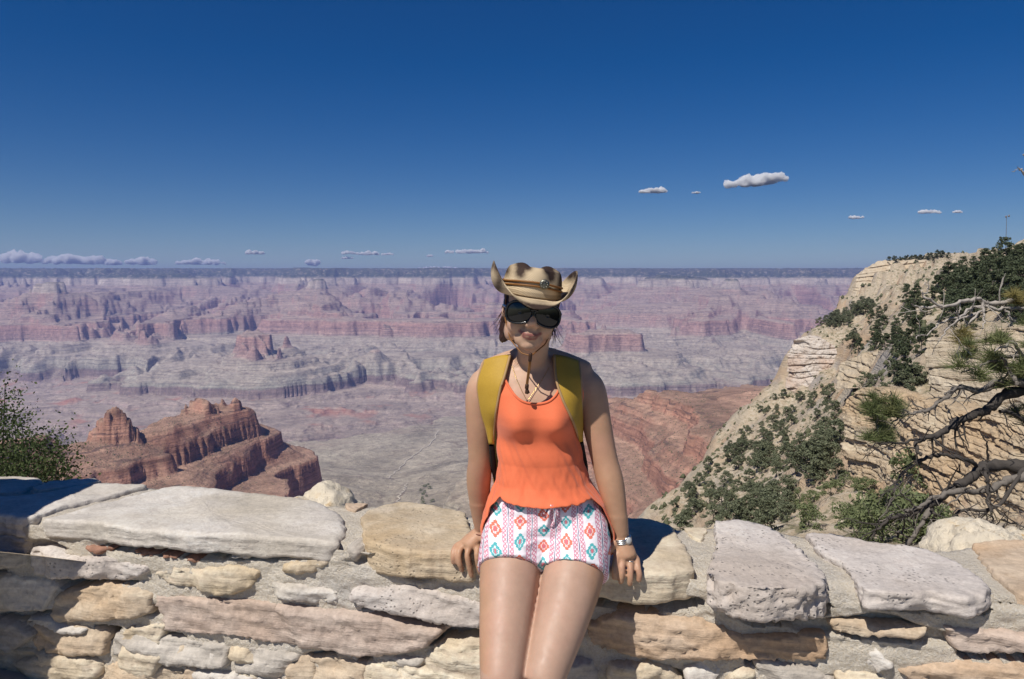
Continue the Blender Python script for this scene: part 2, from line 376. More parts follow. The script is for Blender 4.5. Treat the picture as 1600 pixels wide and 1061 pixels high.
cp(1180, (890, 5), (890, 18), (865, 42), (825, 85), (775, 135), (725, 190), (680, 260), (632, 360), (690, 500), (800, 900))
cp(1120, (890, 5), (895, 18), (875, 45), (835, 95), (795, 140), (755, 190), (712, 260), (688, 330), (790, 480), (900, 900))
cp(1060, (890, 5), (905, 18), (890, 50), (850, 105), (815, 150), (785, 190), (768, 235), (880, 340), (980, 700))
cp(1000, (900, 5), (920, 18), (905, 50), (865, 110), (832, 150), (822, 180), (930, 260), (1050, 600))
cp(900, (920, 5), (960, 18), (980, 60), (960, 120), (1010, 220), (1090, 600))
cp(700, (930, 5), (980, 18), (1040, 60), (1090, 150), (1130, 500))
cp(300, (900, 5), (960, 18), (1030, 60), (1090, 150), (1130, 500))
cp(-100, (850, 5), (900, 18), (980, 60), (1060, 150), (1130, 500))
cp(-500, (850, 5), (900, 18), (980, 60), (1060, 150), (1130, 500))
CP = np.array(CP, float)
def _uv(px, r): return np.stack([px / 110.0, 2.6 * np.log(r)], -1)
U = _uv(CP[:, 0], CP[:, 2])
def _phi(d): return d                          # linear radial basis: follows cliffs without overshooting
_K = _phi(np.linalg.norm(U[:, None] - U[None], axis=-1)); _n = len(U)
_A = np.zeros((_n + 3, _n + 3)); _A[:_n, :_n] = _K - np.eye(_n) * 0.02
_Pm = np.concatenate([np.ones((_n, 1)), U], 1); _A[:_n, _n:] = _Pm; _A[_n:, :_n] = _Pm.T
_W = np.linalg.solve(_A, np.concatenate([CP[:, 1], np.zeros(3)]))
def hill_py(px, r):
    q = _uv(px, r).reshape(-1, 2); out = np.zeros(len(q))
    for i in range(0, len(q), 40000):
        qq = q[i:i + 40000]
        out[i:i + 40000] = _phi(np.linalg.norm(qq[:, None] - U[None], axis=-1)) @ _W[:_n] + _W[_n] + qq @ _W[_n + 1:]
    return out.reshape(np.shape(px))
def hill_z(x, y, detail=True):
    x = np.asarray(x, float); y = np.asarray(y, float)
    r = np.hypot(x, y); u = x / np.maximum(y, 1e-3)
    px = 800 + FPX * u
    py = hill_py(px, r)
    v = (530.5 - py) / FPX; c, s = math.cos(PITCH), math.sin(PITCH)
    # the row is read in the vertical plane of the sight line
    k = y / (c + v * s)
    z = CAMZ + k * (-s + v * c)
    if detail:
        a = np.clip(r / 150.0, 0.05, 3.0)
        z = z + 3.2 * a * fbm2(x / (26 * 1.0), y / 26, 3, 101) * np.clip(r / 60, .2, 1) + 0.7 * np.clip(r / 60, .1, 1.4) * fbm2(x / 5.5, y / 5.5, 3, 105)
        big = 13.0; st2 = z + 3 * n2(x / 90, y / 90, 111); fr2 = st2 / big - np.floor(st2 / big)
        led2 = big * (np.floor(st2 / big) + sstep(0.45, 0.9, fr2))
        z = z + (led2 - st2) * 0.85 * sstep(420, 700, r)
    return z
hpx = np.concatenate([np.linspace(-450, 930, 40, endpoint=False), np.linspace(930, 1640, 360, endpoint=False), np.linspace(1640, 1960, 30)])
hr = np.concatenate([np.geomspace(3.4, 40, 52, endpoint=False), np.geomspace(40, 420, 270, endpoint=False), np.geomspace(420, 1500, 120)])
haz = np.arctan((hpx - 800) / FPX)
HX = hr[:, None] * np.sin(haz)[None]; HY = hr[:, None] * np.cos(haz)[None]
HZ = hill_z(HX, HY)
hill_me = mesh_np('hillside', np.stack([HX, HY, HZ], -1).reshape(-1, 3), grid_faces(len(hr), len(hpx)))

b = NB('hillside_ground')
p = b.pos(); nz = b.sep(b.n('NewGeometry').outputs['Normal'])[2]; xyz = b.sep(p)
soil = b.mix(b.noise(p, 0.09, 7, .65), (.37, .285, .19), (.49, .405, .30))
soil = b.mix(b.ramp(b.noise(p, 0.9, 6, .7), [(.46, 0), (.6, .5)]), soil, (.62, .56, .46))
rock = b.mix(b.noise(b.mapping(p, (.3, .3, 3.5)), 0.22, 6, .65), (.30, .235, .165), (.60, .52, .40))
rock = b.mix(b.ramp(b.noise(p, 0.035, 4), [(.42, 0), (.62, .7)]), rock, (.50, .33, .20))
rock = b.mix(b.ramp(b.noise(p, 0.06, 4), [(.52, 0), (.66, .8)]), rock, (.34, .32, .30))
steep = b.ramp(nz, [(.62, 1), (.86, 0)])
c = b.mix(steep, soil, rock)
scr = b.ramp(b.noise(p, 0.5, 5, .75), [(.52, 0), (.6, .75)])
c = b.mix(b.math('MULTIPLY', scr, b.math('SUBTRACT', 1, steep)), c, (.13, .13, .07))
b.base(c); b.rough(.95); b.sp(.1)
bf = b.math('ADD', b.noise(p, 0.8, 8, .7), b.math('MULTIPLY', b.noise(b.mapping(p, (.25, .25, 5)), .5, 5, .6), 1.2))
b.bump(bf, .8, .8)
hill = link('hillside', hill_me, b.m); tag(hill, kind='structure')

# ---- cliffs: sheets of bedded rock, folded back at the top and the sides
def cliff_mat(name, c1, c2, c3, stain=.5):
    b = NB(name); p = b.pos()
    q = b.mapping(p, (.22, .22, 2.6), (0.10, 0.16, 0))
    c = b.mix(b.ramp(b.noise(q, .55, 7, .65), [(.33, 0), (.67, 1)]), c1, c2)
    c = b.mix(b.ramp(b.noise(p, .11, 4), [(.45, 0), (.62, .9)]), c, c3)
    c = b.mix(.5, c, b.ramp(b.noise(p, 3, 6, .7), [(.3, .33), (.7, .66)]), 'OVERLAY')
    st = b.ramp(b.noise(b.mapping(p, (1, 1, .25)), .5, 5, .7), [(.55, 0), (.68, stain)]); c = b.mix(st, c, (.26, .225, .19))
    b.base(c); b.rough(.95); b.sp(.1); b.bump(b.math('ADD', b.noise(p, 2.5, 8, .7), b.noise(q, 1.5, 6, .6)), .9, .35)
    return b.m
CM_TAN = cliff_mat('cliff_tan_sandstone', (.38, .28, .18), (.62, .52, .38), (.52, .38, .24))
CM_CRM = cliff_mat('cliff_cream_limestone', (.40, .32, .225), (.62, .535, .415), (.50, .40, .28))
CM_WHT = cliff_mat('cliff_white_limestone', (.44, .38, .33), (.68, .61, .54), (.50, .38, .30), .35)
def cliff(name, top, bot, mat, layer, amp, seed, nu=300, nv=170, dip=0.0, back=10.0):
    """top and bot: (px, py, distance) lists from left to right"""
    def line(L, us):
        P = np.array([at_y(px, py, D / math.hypot(1, (px - 800) / FPX)) for px, py, D in L]); 
        t = np.linspace(0, 1, len(P)); return np.stack([np.interp(us, t, P[:, k]) for k in range(3)], -1)
    us = np.linspace(0, 1, nu); T = line(top, us); Bm = line(bot, us)
    d = np.gradient(Bm[:, :2], axis=0); nrm = np.stack([d[:, 1], -d[:, 0]], -1); nrm /= np.linalg.norm(nrm, axis=1, keepdims=True)
    nrm = np.where((nrm * Bm[:, :2]).sum(1, keepdims=True) > 0, -nrm, nrm)
    w_ = 25; ker = np.ones(w_) / w_
    nrm = np.stack([np.convolve(np.pad(nrm[:, k], w_ // 2, 'edge'), ker, 'valid') for k in range(2)], -1)
    sl = np.concatenate([[0], np.cumsum(np.linalg.norm(d, axis=1))])[:nu]
    vs = np.linspace(0, 1, nv); Hh = (T - Bm)[:, 2].mean()
    rows = []
    for v in vs:
        P = Bm + (T - Bm) * v; z = P[:, 2]
        zz = (z + dip * sl + 1.1 * layer * fbm2(sl / (layer * 9), z / (layer * 3), 2, seed)) / layer
        k = np.floor(zz); f = zz - k
        hsh = n2(k * 7.31, k * 3.17, seed) * 1.0
        blk = np.floor(sl / (layer * 2.2 * (1.2 + .5 * n2(k * 1.7, k * 9.1, seed + 1))) + 5 * hsh + .6 * n2(sl / (layer * 2), z / layer, seed + 5))
        prot = .8 * hsh + .55 * n2(blk * 3.3, k * 5.7, seed + 2) + .5 * fbm2(sl / (layer * 7), k * 2.3, 3, seed + 3)
        groove = -.5 * np.exp(-(np.minimum(f, 1 - f) / .07) ** 2) 
        off = amp * (prot + groove) + amp * .35 * fbm2(sl / (layer * .8), z / (layer * .8), 4, seed + 4) + amp * 2.0 * fbm2(sl / (layer * 16), z / (layer * 26), 3, seed + 6)
        edge = np.minimum(us, 1 - us) / .07
        P = P.copy(); P[:, :2] += nrm * off[:, None]
        side = np.clip(1 - edge, 0, 1) ** 2 * back
        P[:, :2] -= nrm * side[:, None]
        rows.append(P)
    last = rows[-1]
    for j in range(1, 14):
        P = last.copy(); P[:, :2] -= nrm * (back * (j / 13.0) ** 1.3); P[:, 2] += .25 * layer * fbm2(P[:, 0] / layer, P[:, 1] / layer, 3, seed + 7) + (0.02 * back * j / 13 if j < 9 else -.12 * back * (j - 8))
        rows.append(P)
    me = mesh_np(name, np.concatenate(rows), grid_faces(len(rows), nu))
    bm = bmesh.new(); bm.from_mesh(me); bmesh.ops.recalc_face_normals(bm, faces=bm.faces); bm.to_mesh(me); bm.free()
    o = link(name, me, mat); tag(o, kind='structure'); return o
cliff('cliff', [(1304,650,97),(1316,622,96),(1340,606,94),(1372,610,91.5),(1392,624,90),(1418,616,88),(1450,634,85),(1480,630,83),(1510,646,81),(1555,644,79),(1600,660,77),(1720,664,73),(1850,668,70)], [(1312,772,94),(1345,790,90),(1400,802,85),(1460,812,80),(1520,818,76),(1600,824,72),(1720,826,67),(1850,826,63)], CM_TAN, .8, .6, 500, 330, 175, .16, 6)
cliff('cliff', [(1434,532,107),(1480,525,106),(1540,519,104),(1600,505,102),(1720,486,99),(1850,475,96)], [(1438,644,104),(1490,650,101),(1540,655,98),(1600,664,95),(1720,672,91),(1850,676,89)], CM_CRM, 1.3, .42, 520, 260, 150, .02, 7)
cliff('cliff', [(1230,556,342),(1238,532,341),(1262,526,340),(1290,531,339),(1314,546,338)], [(1224,606,336),(1245,614,333),(1270,614,331),(1295,608,331),(1320,602,334)], CM_WHT, 3.2, 2.0, 540, 200, 130, 0.05, 14)
cliff('cliff', [(1300,570,165),(1345,552,160),(1395,546,152),(1440,528,135)], [(1300,608,160),(1345,606,152),(1395,604,146),(1445,592,128)], CM_CRM, 1.5, .9, 560, 160, 80, .03, 8)
cliff('cliff', [(1366,500,250),(1420,486,178),(1470,474,162),(1502,478,150)], [(1366,534,246),(1420,532,172),(1470,528,155),(1505,526,142)], CM_CRM, 1.5, .7, 580, 140, 60, .03, 8)
cliff('cliff', [(1498,436,166),(1540,426,160),(1580,432,155)], [(1498,464,160),(1540,460,154),(1585,460,148)], CM_TAN, 1.0, .6, 600, 110, 60, 0, 8)
cliff('cliff', [(1322,470,872),(1338,432,876),(1372,409,880),(1430,407,880),(1500,408,876),(1560,408,870)], [(1312,500,830),(1335,490,832),(1372,484,836),(1430,476,836),(1500,464,832),(1560,460,826)], CM_CRM, 6.5, 3.6, 620, 300, 160, 0.0, 26)
# ================================================================ the stone wall
WT = 0.66                                     # height of the cap tops
_a = at_z(58, 812, WT); _b = at_z(1560, 934, WT)
WD = Vector((_b.x - _a.x, _b.y - _a.y, 0)).normalized()       # along the wall, to the right
WN = Vector((WD.y, -WD.x, 0))                                  # out of the wall, towards the camera
if WN.y > 0: WN = -WN
FACE = _a - WN * 0.035                        # face plane lies a little behind the cap fronts
def on_face(px, py):
    d = ray(px, py); o = Vector((0, 0, CAMZ)); k = (FACE - o).dot(WN) / d.dot(WN); q = o + d * k
    return (q - FACE).dot(WD), q.z
def face_pt(s, z, out): return FACE + WD * s + WN * out + Vector((0, 0, z - FACE.z))

def stone_mat(name, c1, c2, c3, pits=0.0, streak=1.0, bump=.6):
    b = NB(name); p = b.pos()
    n1 = b.noise(b.mapping(p, (1, 1, 2.5)), 5.5, 8, .62); n2_ = b.noise(p, 1.7, 4); n3_ = b.noise(p, 60, 5, .7)
    c = b.mix(b.ramp(n1, [(.34, 0), (.66, 1)]), c1, c2)
    c = b.mix(b.ramp(n2_, [(.46, 0), (.64, .85)]), c, c3)
    lay = b.noise(b.mapping(p, (1.5, 1.5, 38)), 1.6, 5, .6)
    c = b.mix(.35 * streak, c, b.ramp(lay, [(.3, .25), (.7, .75)]), 'OVERLAY')
    c = b.mix(.5, c, b.ramp(n3_, [(.3, .33), (.7, .66)]), 'OVERLAY')
    dirt = b.ramp(b.noise(p, 14, 6, .75), [(.56, 0), (.7, .45)])
    c = b.mix(dirt, c, tuple(v * .55 for v in c3))
    h = b.math('ADD', b.math('MULTIPLY', n3_, .5), b.math('ADD', b.math('MULTIPLY', n1, 1.2), b.math('MULTIPLY', lay, .8 * streak)))
    if pits:
        vo = b.voro(p, 55); pm = b.math('MULTIPLY', b.ramp(vo, [(.10, 1), (.28, 0)]), b.ramp(b.noise(p, 6, 3), [(.45, 0), (.58, 1)]))
        c = b.mix(b.math('MULTIPLY', pm, .8 * pits), c, tuple(v * .4 for v in c2))
        h = b.math('SUBTRACT', h, b.math('MULTIPLY', pm, 1.0 * pits))
    b.base(c); b.rough(.92); b.sp(.15); b.bump(h, bump, .012)
    return b.m
SM = {
 'pale': stone_mat('stone_pale_grey', (.49, .445, .395), (.615, .57, .515), (.46, .405, .33), 0.2, .6),
 'lilac': stone_mat('stone_lilac_pitted', (.47, .42, .385), (.60, .545, .50), (.43, .365, .315), 1.0, .4),
 'cream': stone_mat('stone_cream', (.50, .42, .31), (.64, .56, .44), (.46, .35, .22)),
 'tan': stone_mat('stone_tan', (.43, .33, .235), (.54, .45, .34), (.47, .32, .19)),
 'gold': stone_mat('stone_golden_rough', (.44, .345, .235), (.57, .485, .37), (.42, .30, .17), .6),
 'pink': stone_mat('stone_pink_brown', (.40, .31, .255), (.51, .42, .355), (.44, .325, .25)),
 'brown': stone_mat('stone_orange_brown', (.43, .305, .205), (.53, .41, .305), (.40, .26, .155)),
 'red': stone_mat('stone_red', (.30, .165, .115), (.38, .225, .16), (.26, .13, .09)),
 'grey': stone_mat('stone_grey', (.40, .36, .315), (.50, .455, .40), (.37, .325, .275)),
 'orange': stone_mat('stone_orange', (.47, .36, .26), (.54, .43, .32), (.46, .29, .16)),
}
b = NB('mortar'); p = b.pos()
gr = b.noise(p, 130, 5, .8); n1 = b.noise(p, 4, 6, .6)
c = b.mix(n1, (.62, .545, .445), (.78, .705, .595)); c = b.mix(.7, c, b.ramp(gr, [(.3, .28), (.7, .72)]), 'OVERLAY')
c = b.mix(b.ramp(b.noise(p, 2.3, 4), [(.55, 0), (.68, .6)]), c, (.58, .56, .55))
b.base(c); b.rough(.97); b.sp(.1); b.bump(b.math('ADD', b.math('MULTIPLY', gr, 1.0), b.math('MULTIPLY', b.noise(p, 28, 5, .7), 1.6)), 1.0, .012)
MORTAR = b.m

def resample(P, n, jitter=0.0, seed=0):
    """closed polygon -> n points with slightly rounded corners"""
    P = np.asarray(P, float)
    for _ in range(2):                         # corner cutting
        Q = np.roll(P, -1, 0); P = np.stack([P * .88 + Q * .12, P * .12 + Q * .88], 1).reshape(-1, 2)
    Q = np.concatenate([P, P[:1]]); L = np.concatenate([[0], np.cumsum(np.linalg.norm(np.diff(Q, axis=0), axis=1))])
    t = np.linspace(0, L[-1], n, endpoint=False)
    out = np.stack([np.interp(t, L, Q[:, 0]), np.interp(t, L, Q[:, 1])], -1)
    if jitter:
        c = out.mean(0); d = out - c; nr = np.linalg.norm(d, axis=1, keepdims=True) + 1e-9
        k = jitter * fbm2(out[:, 0] * 22, out[:, 1] * 22, 4, seed, .6)
        out = out + d / nr * k[:, None]
    return out
_cnt = [0]
from mathutils.geometry import delaunay_2d_cdt
def pillow(P2, to3, h, depth, mat, parent, name='stone', rough=1.0, step=.0118, **kw):
    """a broken stone standing proud of a surface; to3(a, b, out) maps to space"""
    _cnt[0] += 1; sd_ = _cnt[0] * 3; rs = np.random.RandomState(sd_)
    size = np.ptp(np.asarray(P2), axis=0); per = 2 * size.sum(); n = int(np.clip(per / .010, 36, 300))
    out = resample(P2, n, .009 * rough, sd_); c = out.mean(0); out = c + (out - c) * 1.04
    lo, hi = out.min(0), out.max(0); gx, gy = np.meshgrid(np.arange(lo[0], hi[0], step), np.arange(lo[1], hi[1], step * .85)); gx[1::2] += step / 2
    G = np.stack([gx.ravel(), gy.ravel()], -1) + rs.uniform(-.25, .25, (gx.size, 2)) * step
    A_ = out; B_ = np.roll(out, -1, 0)
    inside = np.zeros(len(G), bool)
    for (x1, y1), (x2, y2) in zip(A_, B_):
        m = ((y1 > G[:, 1]) != (y2 > G[:, 1])); xx = (x2 - x1) * (G[:, 1] - y1) / (y2 - y1 + 1e-12) + x1; inside ^= m & (G[:, 0] < xx)
    G = G[inside]; d = np.full(len(G), 1e9)
    for p1, p2 in zip(A_, B_):
        e_ = p2 - p1; t = np.clip(((G - p1) @ e_) / (e_ @ e_ + 1e-12), 0, 1); d = np.minimum(d, np.linalg.norm(G - p1 - t[:, None] * e_, axis=1))
    k = d > .0045; G = G[k]; d = d[k]
    V2 = np.concatenate([out, G]); d = np.concatenate([np.zeros(n), d])
    r = delaunay_2d_cdt([Vector(v) for v in V2], [(i, (i + 1) % n) for i in range(n)], [], 1, 1e-6)
    pts = np.array([(v.x, v.y) for v in r[0]]); orig = r[3]
    dd = np.array([d[o[0]] if len(o) else 0.0 for o in orig]); a, bb = pts[:, 0], pts[:, 1]
    ew = .006 + .007 * np.clip(n2(a * 14, bb * 14, sd_), 0, 1)
    O = h * .70 * (1 - (1 - np.clip(dd / ew, 0, 1)) ** 2.2)
    # fracture planes
    pl = np.full(len(a), 1e9)
    for _ in range(9):
        q = c + (rs.rand(2) - .5) * size; gr = rs.normal(0, .30, 2) * np.array([.8, 1.2]); pl = np.minimum(pl, rs.uniform(.0, .018) + (a - q[0]) * gr[0] + (bb - q[1]) * gr[1])
    inn = np.clip(dd / .014, 0, 1)
    pl = np.clip(pl - np.median(pl) + .002, -.011, .016)
    O = O + pl * inn * rough
    q = sd_ * 1.7
    lz = bb * 34 + 1.2 * n2(a * 5 + q, bb * 9, sd_ + 4) + .25 * a * 10; lw = lz - np.floor(lz)
    bed = (sstep(0, .25, lw) - lw) * .0075 * np.clip(.2 + n2(a * 3.2, bb * 8 + q, sd_ + 6) * 1.6, 0, 1)
    O = O + inn * (fbm2(a * 11 + q, bb * 22, 4, sd_, .6) * .0085 * rough + fbm2(a * 60, bb * 90, 3, sd_ + 9, .6) * .0028 + bed)
    crack = np.exp(-(fbm2(a * 5 + q, bb * 7, 3, sd_ + 12) / .022) ** 2) * .010 * (n2(a * 3, bb * 5, sd_ + 13) > .0); O = O - crack * inn
    edge = dd < 1e-9; O[edge] = -.008
    F = [tuple(f) for f in r[2]]; nv = len(pts)
    # skirt back into the mortar
    idx = [i for i, o in enumerate(orig) if len(o) and o[0] < n]; idx.sort(key=lambda i: orig[i][0])
    V3 = [to3(float(x), float(y), float(z)) for x, y, z in zip(a, bb, O)] + [to3(float(a[i]), float(bb[i]), -depth) for i in idx]
    m = len(idx); F += [(idx[j], idx[(j + 1) % m], nv + (j + 1) % m, nv + j) for j in range(m)]
    me = bpy.data.meshes.new(name); me.from_pydata([tuple(v) for v in V3], [], F)
    bm = bmesh.new(); bm.from_mesh(me); bmesh.ops.recalc_face_normals(bm, faces=bm.faces); bm.to_mesh(me); bm.free()
    return link(name, me, mat, parent)

wall = empty('stone_wall', (0, 2.45, 0))
tag(wall, 'low rubble stone wall with flat cap slabs and grey mortar at the canyon rim', 'wall')

# ---- mortar body: one sheet wrapped over front, top and back
ns, s0, s1 = 620, -1.6, 4.9
prof = [(-.02 - .0, z) for z in np.linspace(-.05, WT - .03, 96)]
sv = np.linspace(s0, s1, ns); s_img = sv
# wall thickness in plan: wide at the left where it turns, slimmer to the right
_bk = []
for _x, _y in [(-200,746),(0,747),(160,750),(262,760),(350,766),(430,774),(500,786),(570,788),(600,786),(682,793),(728,802),(974,808),(1014,811),(1060,822),(1112,820),(1152,812),(1200,821),(1257,835),(1313,840),(1455,859),(1515,849),(1600,847),(1750,850)]:
    _q = at_z(_x, _y, WT); _bk.append(((_q - FACE).dot(WD), -(_q - FACE).dot(WN)))
_bk = np.array(sorted(_bk))
def thick(s): return np.interp(s, _bk[:, 0], _bk[:, 1]) - .012
GAPS = [[(165,850),(300,862),(440,868),(430,876),(290,872),(170,860)], [(85,904),(150,905),(215,908),(205,914),(150,916),(95,922)], [(556,946),(620,960),(680,972),(752,982),(752,1002),(690,1002),(668,1012),(690,988),(640,972)],
 [(1120,932),(1165,956),(1205,964),(1300,942),(1296,958),(1240,976),(1180,978),(1140,960)], [(920,922),(1000,930),(1096,934),(1100,948),(1050,956),(960,950),(925,945)], [(1350,941),(1440,948),(1550,952),(1540,958),(1430,956),(1352,948)], [(1495,1014),(1560,1021),(1690,1019),(1690,1031),(1560,1031),(1505,1030)],
 [(150,976),(190,980),(186,1002),(158,998)], [(252,986),(290,992),(286,1012),(258,1012)], [(558,1022),(582,1024),(580,1034),(560,1044)], [(1310,989),(1440,998),(1430,1004),(1325,997)], [(570,878),(640,892),(712,896),(705,902),(640,900),(580,888)], [(40,955),(90,955),(84,962),(46,961)], [(1065,1060),(1075,1060),(1078,1085),(1066,1085)], [(1160,1030),(1180,1030),(1178,1044),(1166,1040)]]
GAPS = [np.array([on_face(x, y) for x, y in g_]) for g_ in GAPS]
def gap_depth(s, z):
    out = np.zeros(len(s)); s = s + .004 * fbm2(s * 40, z * 40, 3, 213); z = z + .004 * fbm2(s * 40, z * 40, 3, 215)
    for g_ in GAPS:
        ins = np.zeros(len(s), bool)
        for (x1, y1), (x2, y2) in zip(g_, np.roll(g_, -1, 0)):
            m = ((y1 > z) != (y2 > z)); ins ^= m & (s < (x2 - x1) * (z - y1) / (y2 - y1 + 1e-12) + x1)
        out = np.where(ins, .085, out)
    return out
rows = []
for z in np.linspace(-.05, WT - .035, 110):
    o = .000 + .010 * fbm2(sv * 9, np.full(ns, z * 14), 4, 201) - .040 * sstep(.26, .5, n2(sv * 3.2, np.full(ns, z * 11), 203)) + .004 * fbm2(sv * 60, np.full(ns, z * 60), 3, 205)
    o = o - gap_depth(sv, np.full(ns, z))
    rows.append(np.array([face_pt(s, z, oo) for s, oo in zip(sv, o)]))
for k in np.linspace(0.012, 1, 26):
    o = -.02 - thick(sv) * k
    zz = WT - .018 + .006 * fbm2(sv * 9, o * 9, 4, 207) - .03 * (1 - sstep(0, .06, k))
    rows.append(np.array([face_pt(s, z, oo) for s, z, oo in zip(sv, zz, o)]))
for z in np.linspace(WT - .05, -1.2, 14):
    o = -.03 - thick(sv) + .02 * fbm2(sv * 6, np.full(ns, z * 8), 3, 209)
    rows.append(np.array([face_pt(s, z, oo) for s, oo in zip(sv, o)]))
link('mortar', mesh_np('mortar', np.concatenate(rows), grid_faces(len(rows), ns)[:, ::-1]), MORTAR, wall)

# ---- cap slabs: outline of the top in pixels, thickness
def cap(poly, t, mat, lift=0.0, lump=0.0, label=None, tilt=0.0):
    pts = [at_z(x, y, WT + lift) for x, y in poly]
    P2 = np.array([((q - FACE).dot(WD), (q - FACE).dot(WN)) for q in pts])
    _cnt[0] += 1; sd_ = _cnt[0] * 3
    per = 2 * np.ptp(P2, axis=0).sum(); n = int(np.clip(per / .013, 60, 240))
    out = resample(P2, n, .007, sd_); c = out.mean(0)
    K = [(0.02, 0)] + [(k, 0) for k in np.linspace(.08, .955, 14)] + [(.985, -.004), (1.0, -.014)]
    K += [(1.0 - .012 * f, -.014 - (t - .02) * f) for f in np.linspace(.1, 1, 10)]
    K += [(.975, -t - .004), (.8, -t - .006), (.4, -t - .006)]
    R_ = []
    for i, (k, dz) in enumerate(K):
        g = c + (out - c) * k
        a, bb = g[:, 0], g[:, 1]
        z = WT + lift + dz + .0075 * fbm2(a * 4.5, bb * 4.5, 4, sd_) + .0016 * fbm2(a * 40, bb * 40, 3, sd_ + 5)
        if i > 14:
            f = -dz / t
            off = .008 * fbm3(a * 9, bb * 9, np.full(n, dz * 22.), 4, sd_ + 7, .6)
            lw = (dz * 55 + .5 * n2(a * 5, bb * 5, sd_ + 2)); lw = lw - np.floor(lw)
            off = off + .0015 * (sstep(0, .3, lw) - lw) * (1 + fbm2(a * 6, bb * 6, 2, sd_ + 3))
            if lump: off = off + lump * np.abs(fbm3(a * 16, bb * 16, np.full(n, dz * 16.), 3, sd_ + 8, .6)) * -1.0
            d = g - c; d = d / (np.linalg.norm(d, axis=1, keepdims=True) + 1e-9)
            g = g + d * off[:, None]; a, bb = g[:, 0], g[:, 1]
            z = z + (.012 * fbm2(a * 5, bb * 2, 3, sd_ + 11)) * f
        elif lump and i > 9:
            z = z - lump * .35 * np.abs(fbm2(a * 18, bb * 18, 3, sd_ + 12)) * (i - 9) / 5
        R_.append(np.array([face_pt(x, zz, y) for x, y, zz in zip(a, bb, z)]))
    me = mesh_np('stone', np.concatenate(R_), grid_faces(len(K), n, True))
    bm = bmesh.new(); bm.from_mesh(me); bm.verts.ensure_lookup_table()
    bmesh.ops.holes_fill(bm, edges=[e for e in bm.edges if e.is_boundary]); bmesh.ops.recalc_face_normals(bm, faces=bm.faces); bm.to_mesh(me); bm.free()
    o = link('stone', me, SM[mat], wall)
    if label: o['label'] = label
    return o
cap([(58,810),(100,800),(170,783),(262,758),(350,764),(430,772),(500,784),(535,805),(543,825),(527,846),(455,840),(315,834),(217,825),(133,815)], .075, 'pale', label='long pale grey cap slab with layered front edge')
cap([(-70,800),(-70,778),(0,775),(60,771),(150,754),(238,757),(170,774),(100,791),(52,806),(25,806)], .08, 'pale')
cap([(-70,772),(-70,745),(0,744),(62,746),(66,752),(36,766),(0,771)], .07, 'pale')
cap([(48,763),(78,751),(150,748),(158,751),(110,760),(60,768)], .05, 'pale')
cap([(564,803),(600,784),(634,783),(682,790),(728,800),(735,830),(750,863),(664,861),(609,856),(567,842)], .105, 'gold', .004, label='golden rough cap slab under the right hand')
cap([(762,804),(850,803),(974,806),(1014,809),(1048,820),(1070,849),(1089,889),(1040,894),(960,889),(770,869)], .105, 'cream', label='cream cap slab the person sits on')
cap([(1112,817),(1152,809),(1199,818),(1244,849),(1290,893),(1298,909),(1258,921),(1178,922),(1125,907),(1102,896),(1112,870),(1120,846)], .105, 'lilac', .012, .03, label='pitted lilac grey cap boulder with eroded front')
cap([(1257,832),(1313,837),(1370,848),(1455,856),(1498,876),(1542,908),(1553,930),(1512,936),(1455,926),(1399,928),(1349,926),(1340,905),(1318,882),(1282,862)], .055, 'lilac', .004, .012)
cap([(1515,845),(1600,843),(1700,850),(1760,945),(1640,935),(1590,925),(1572,911),(1545,886)], .11, 'orange', 0, .0)
cap([(536,786),(577,786),(566,793),(553,799)], .03, 'brown', -.008)
cap([(1067,822),(1106,825),(1096,842),(1080,838)], .03, 'cream', -.008)
cap([(-330,830),(-330,760),(-90,762),(-92,780),(-95,812),(-200,818)], .08, 'pale')

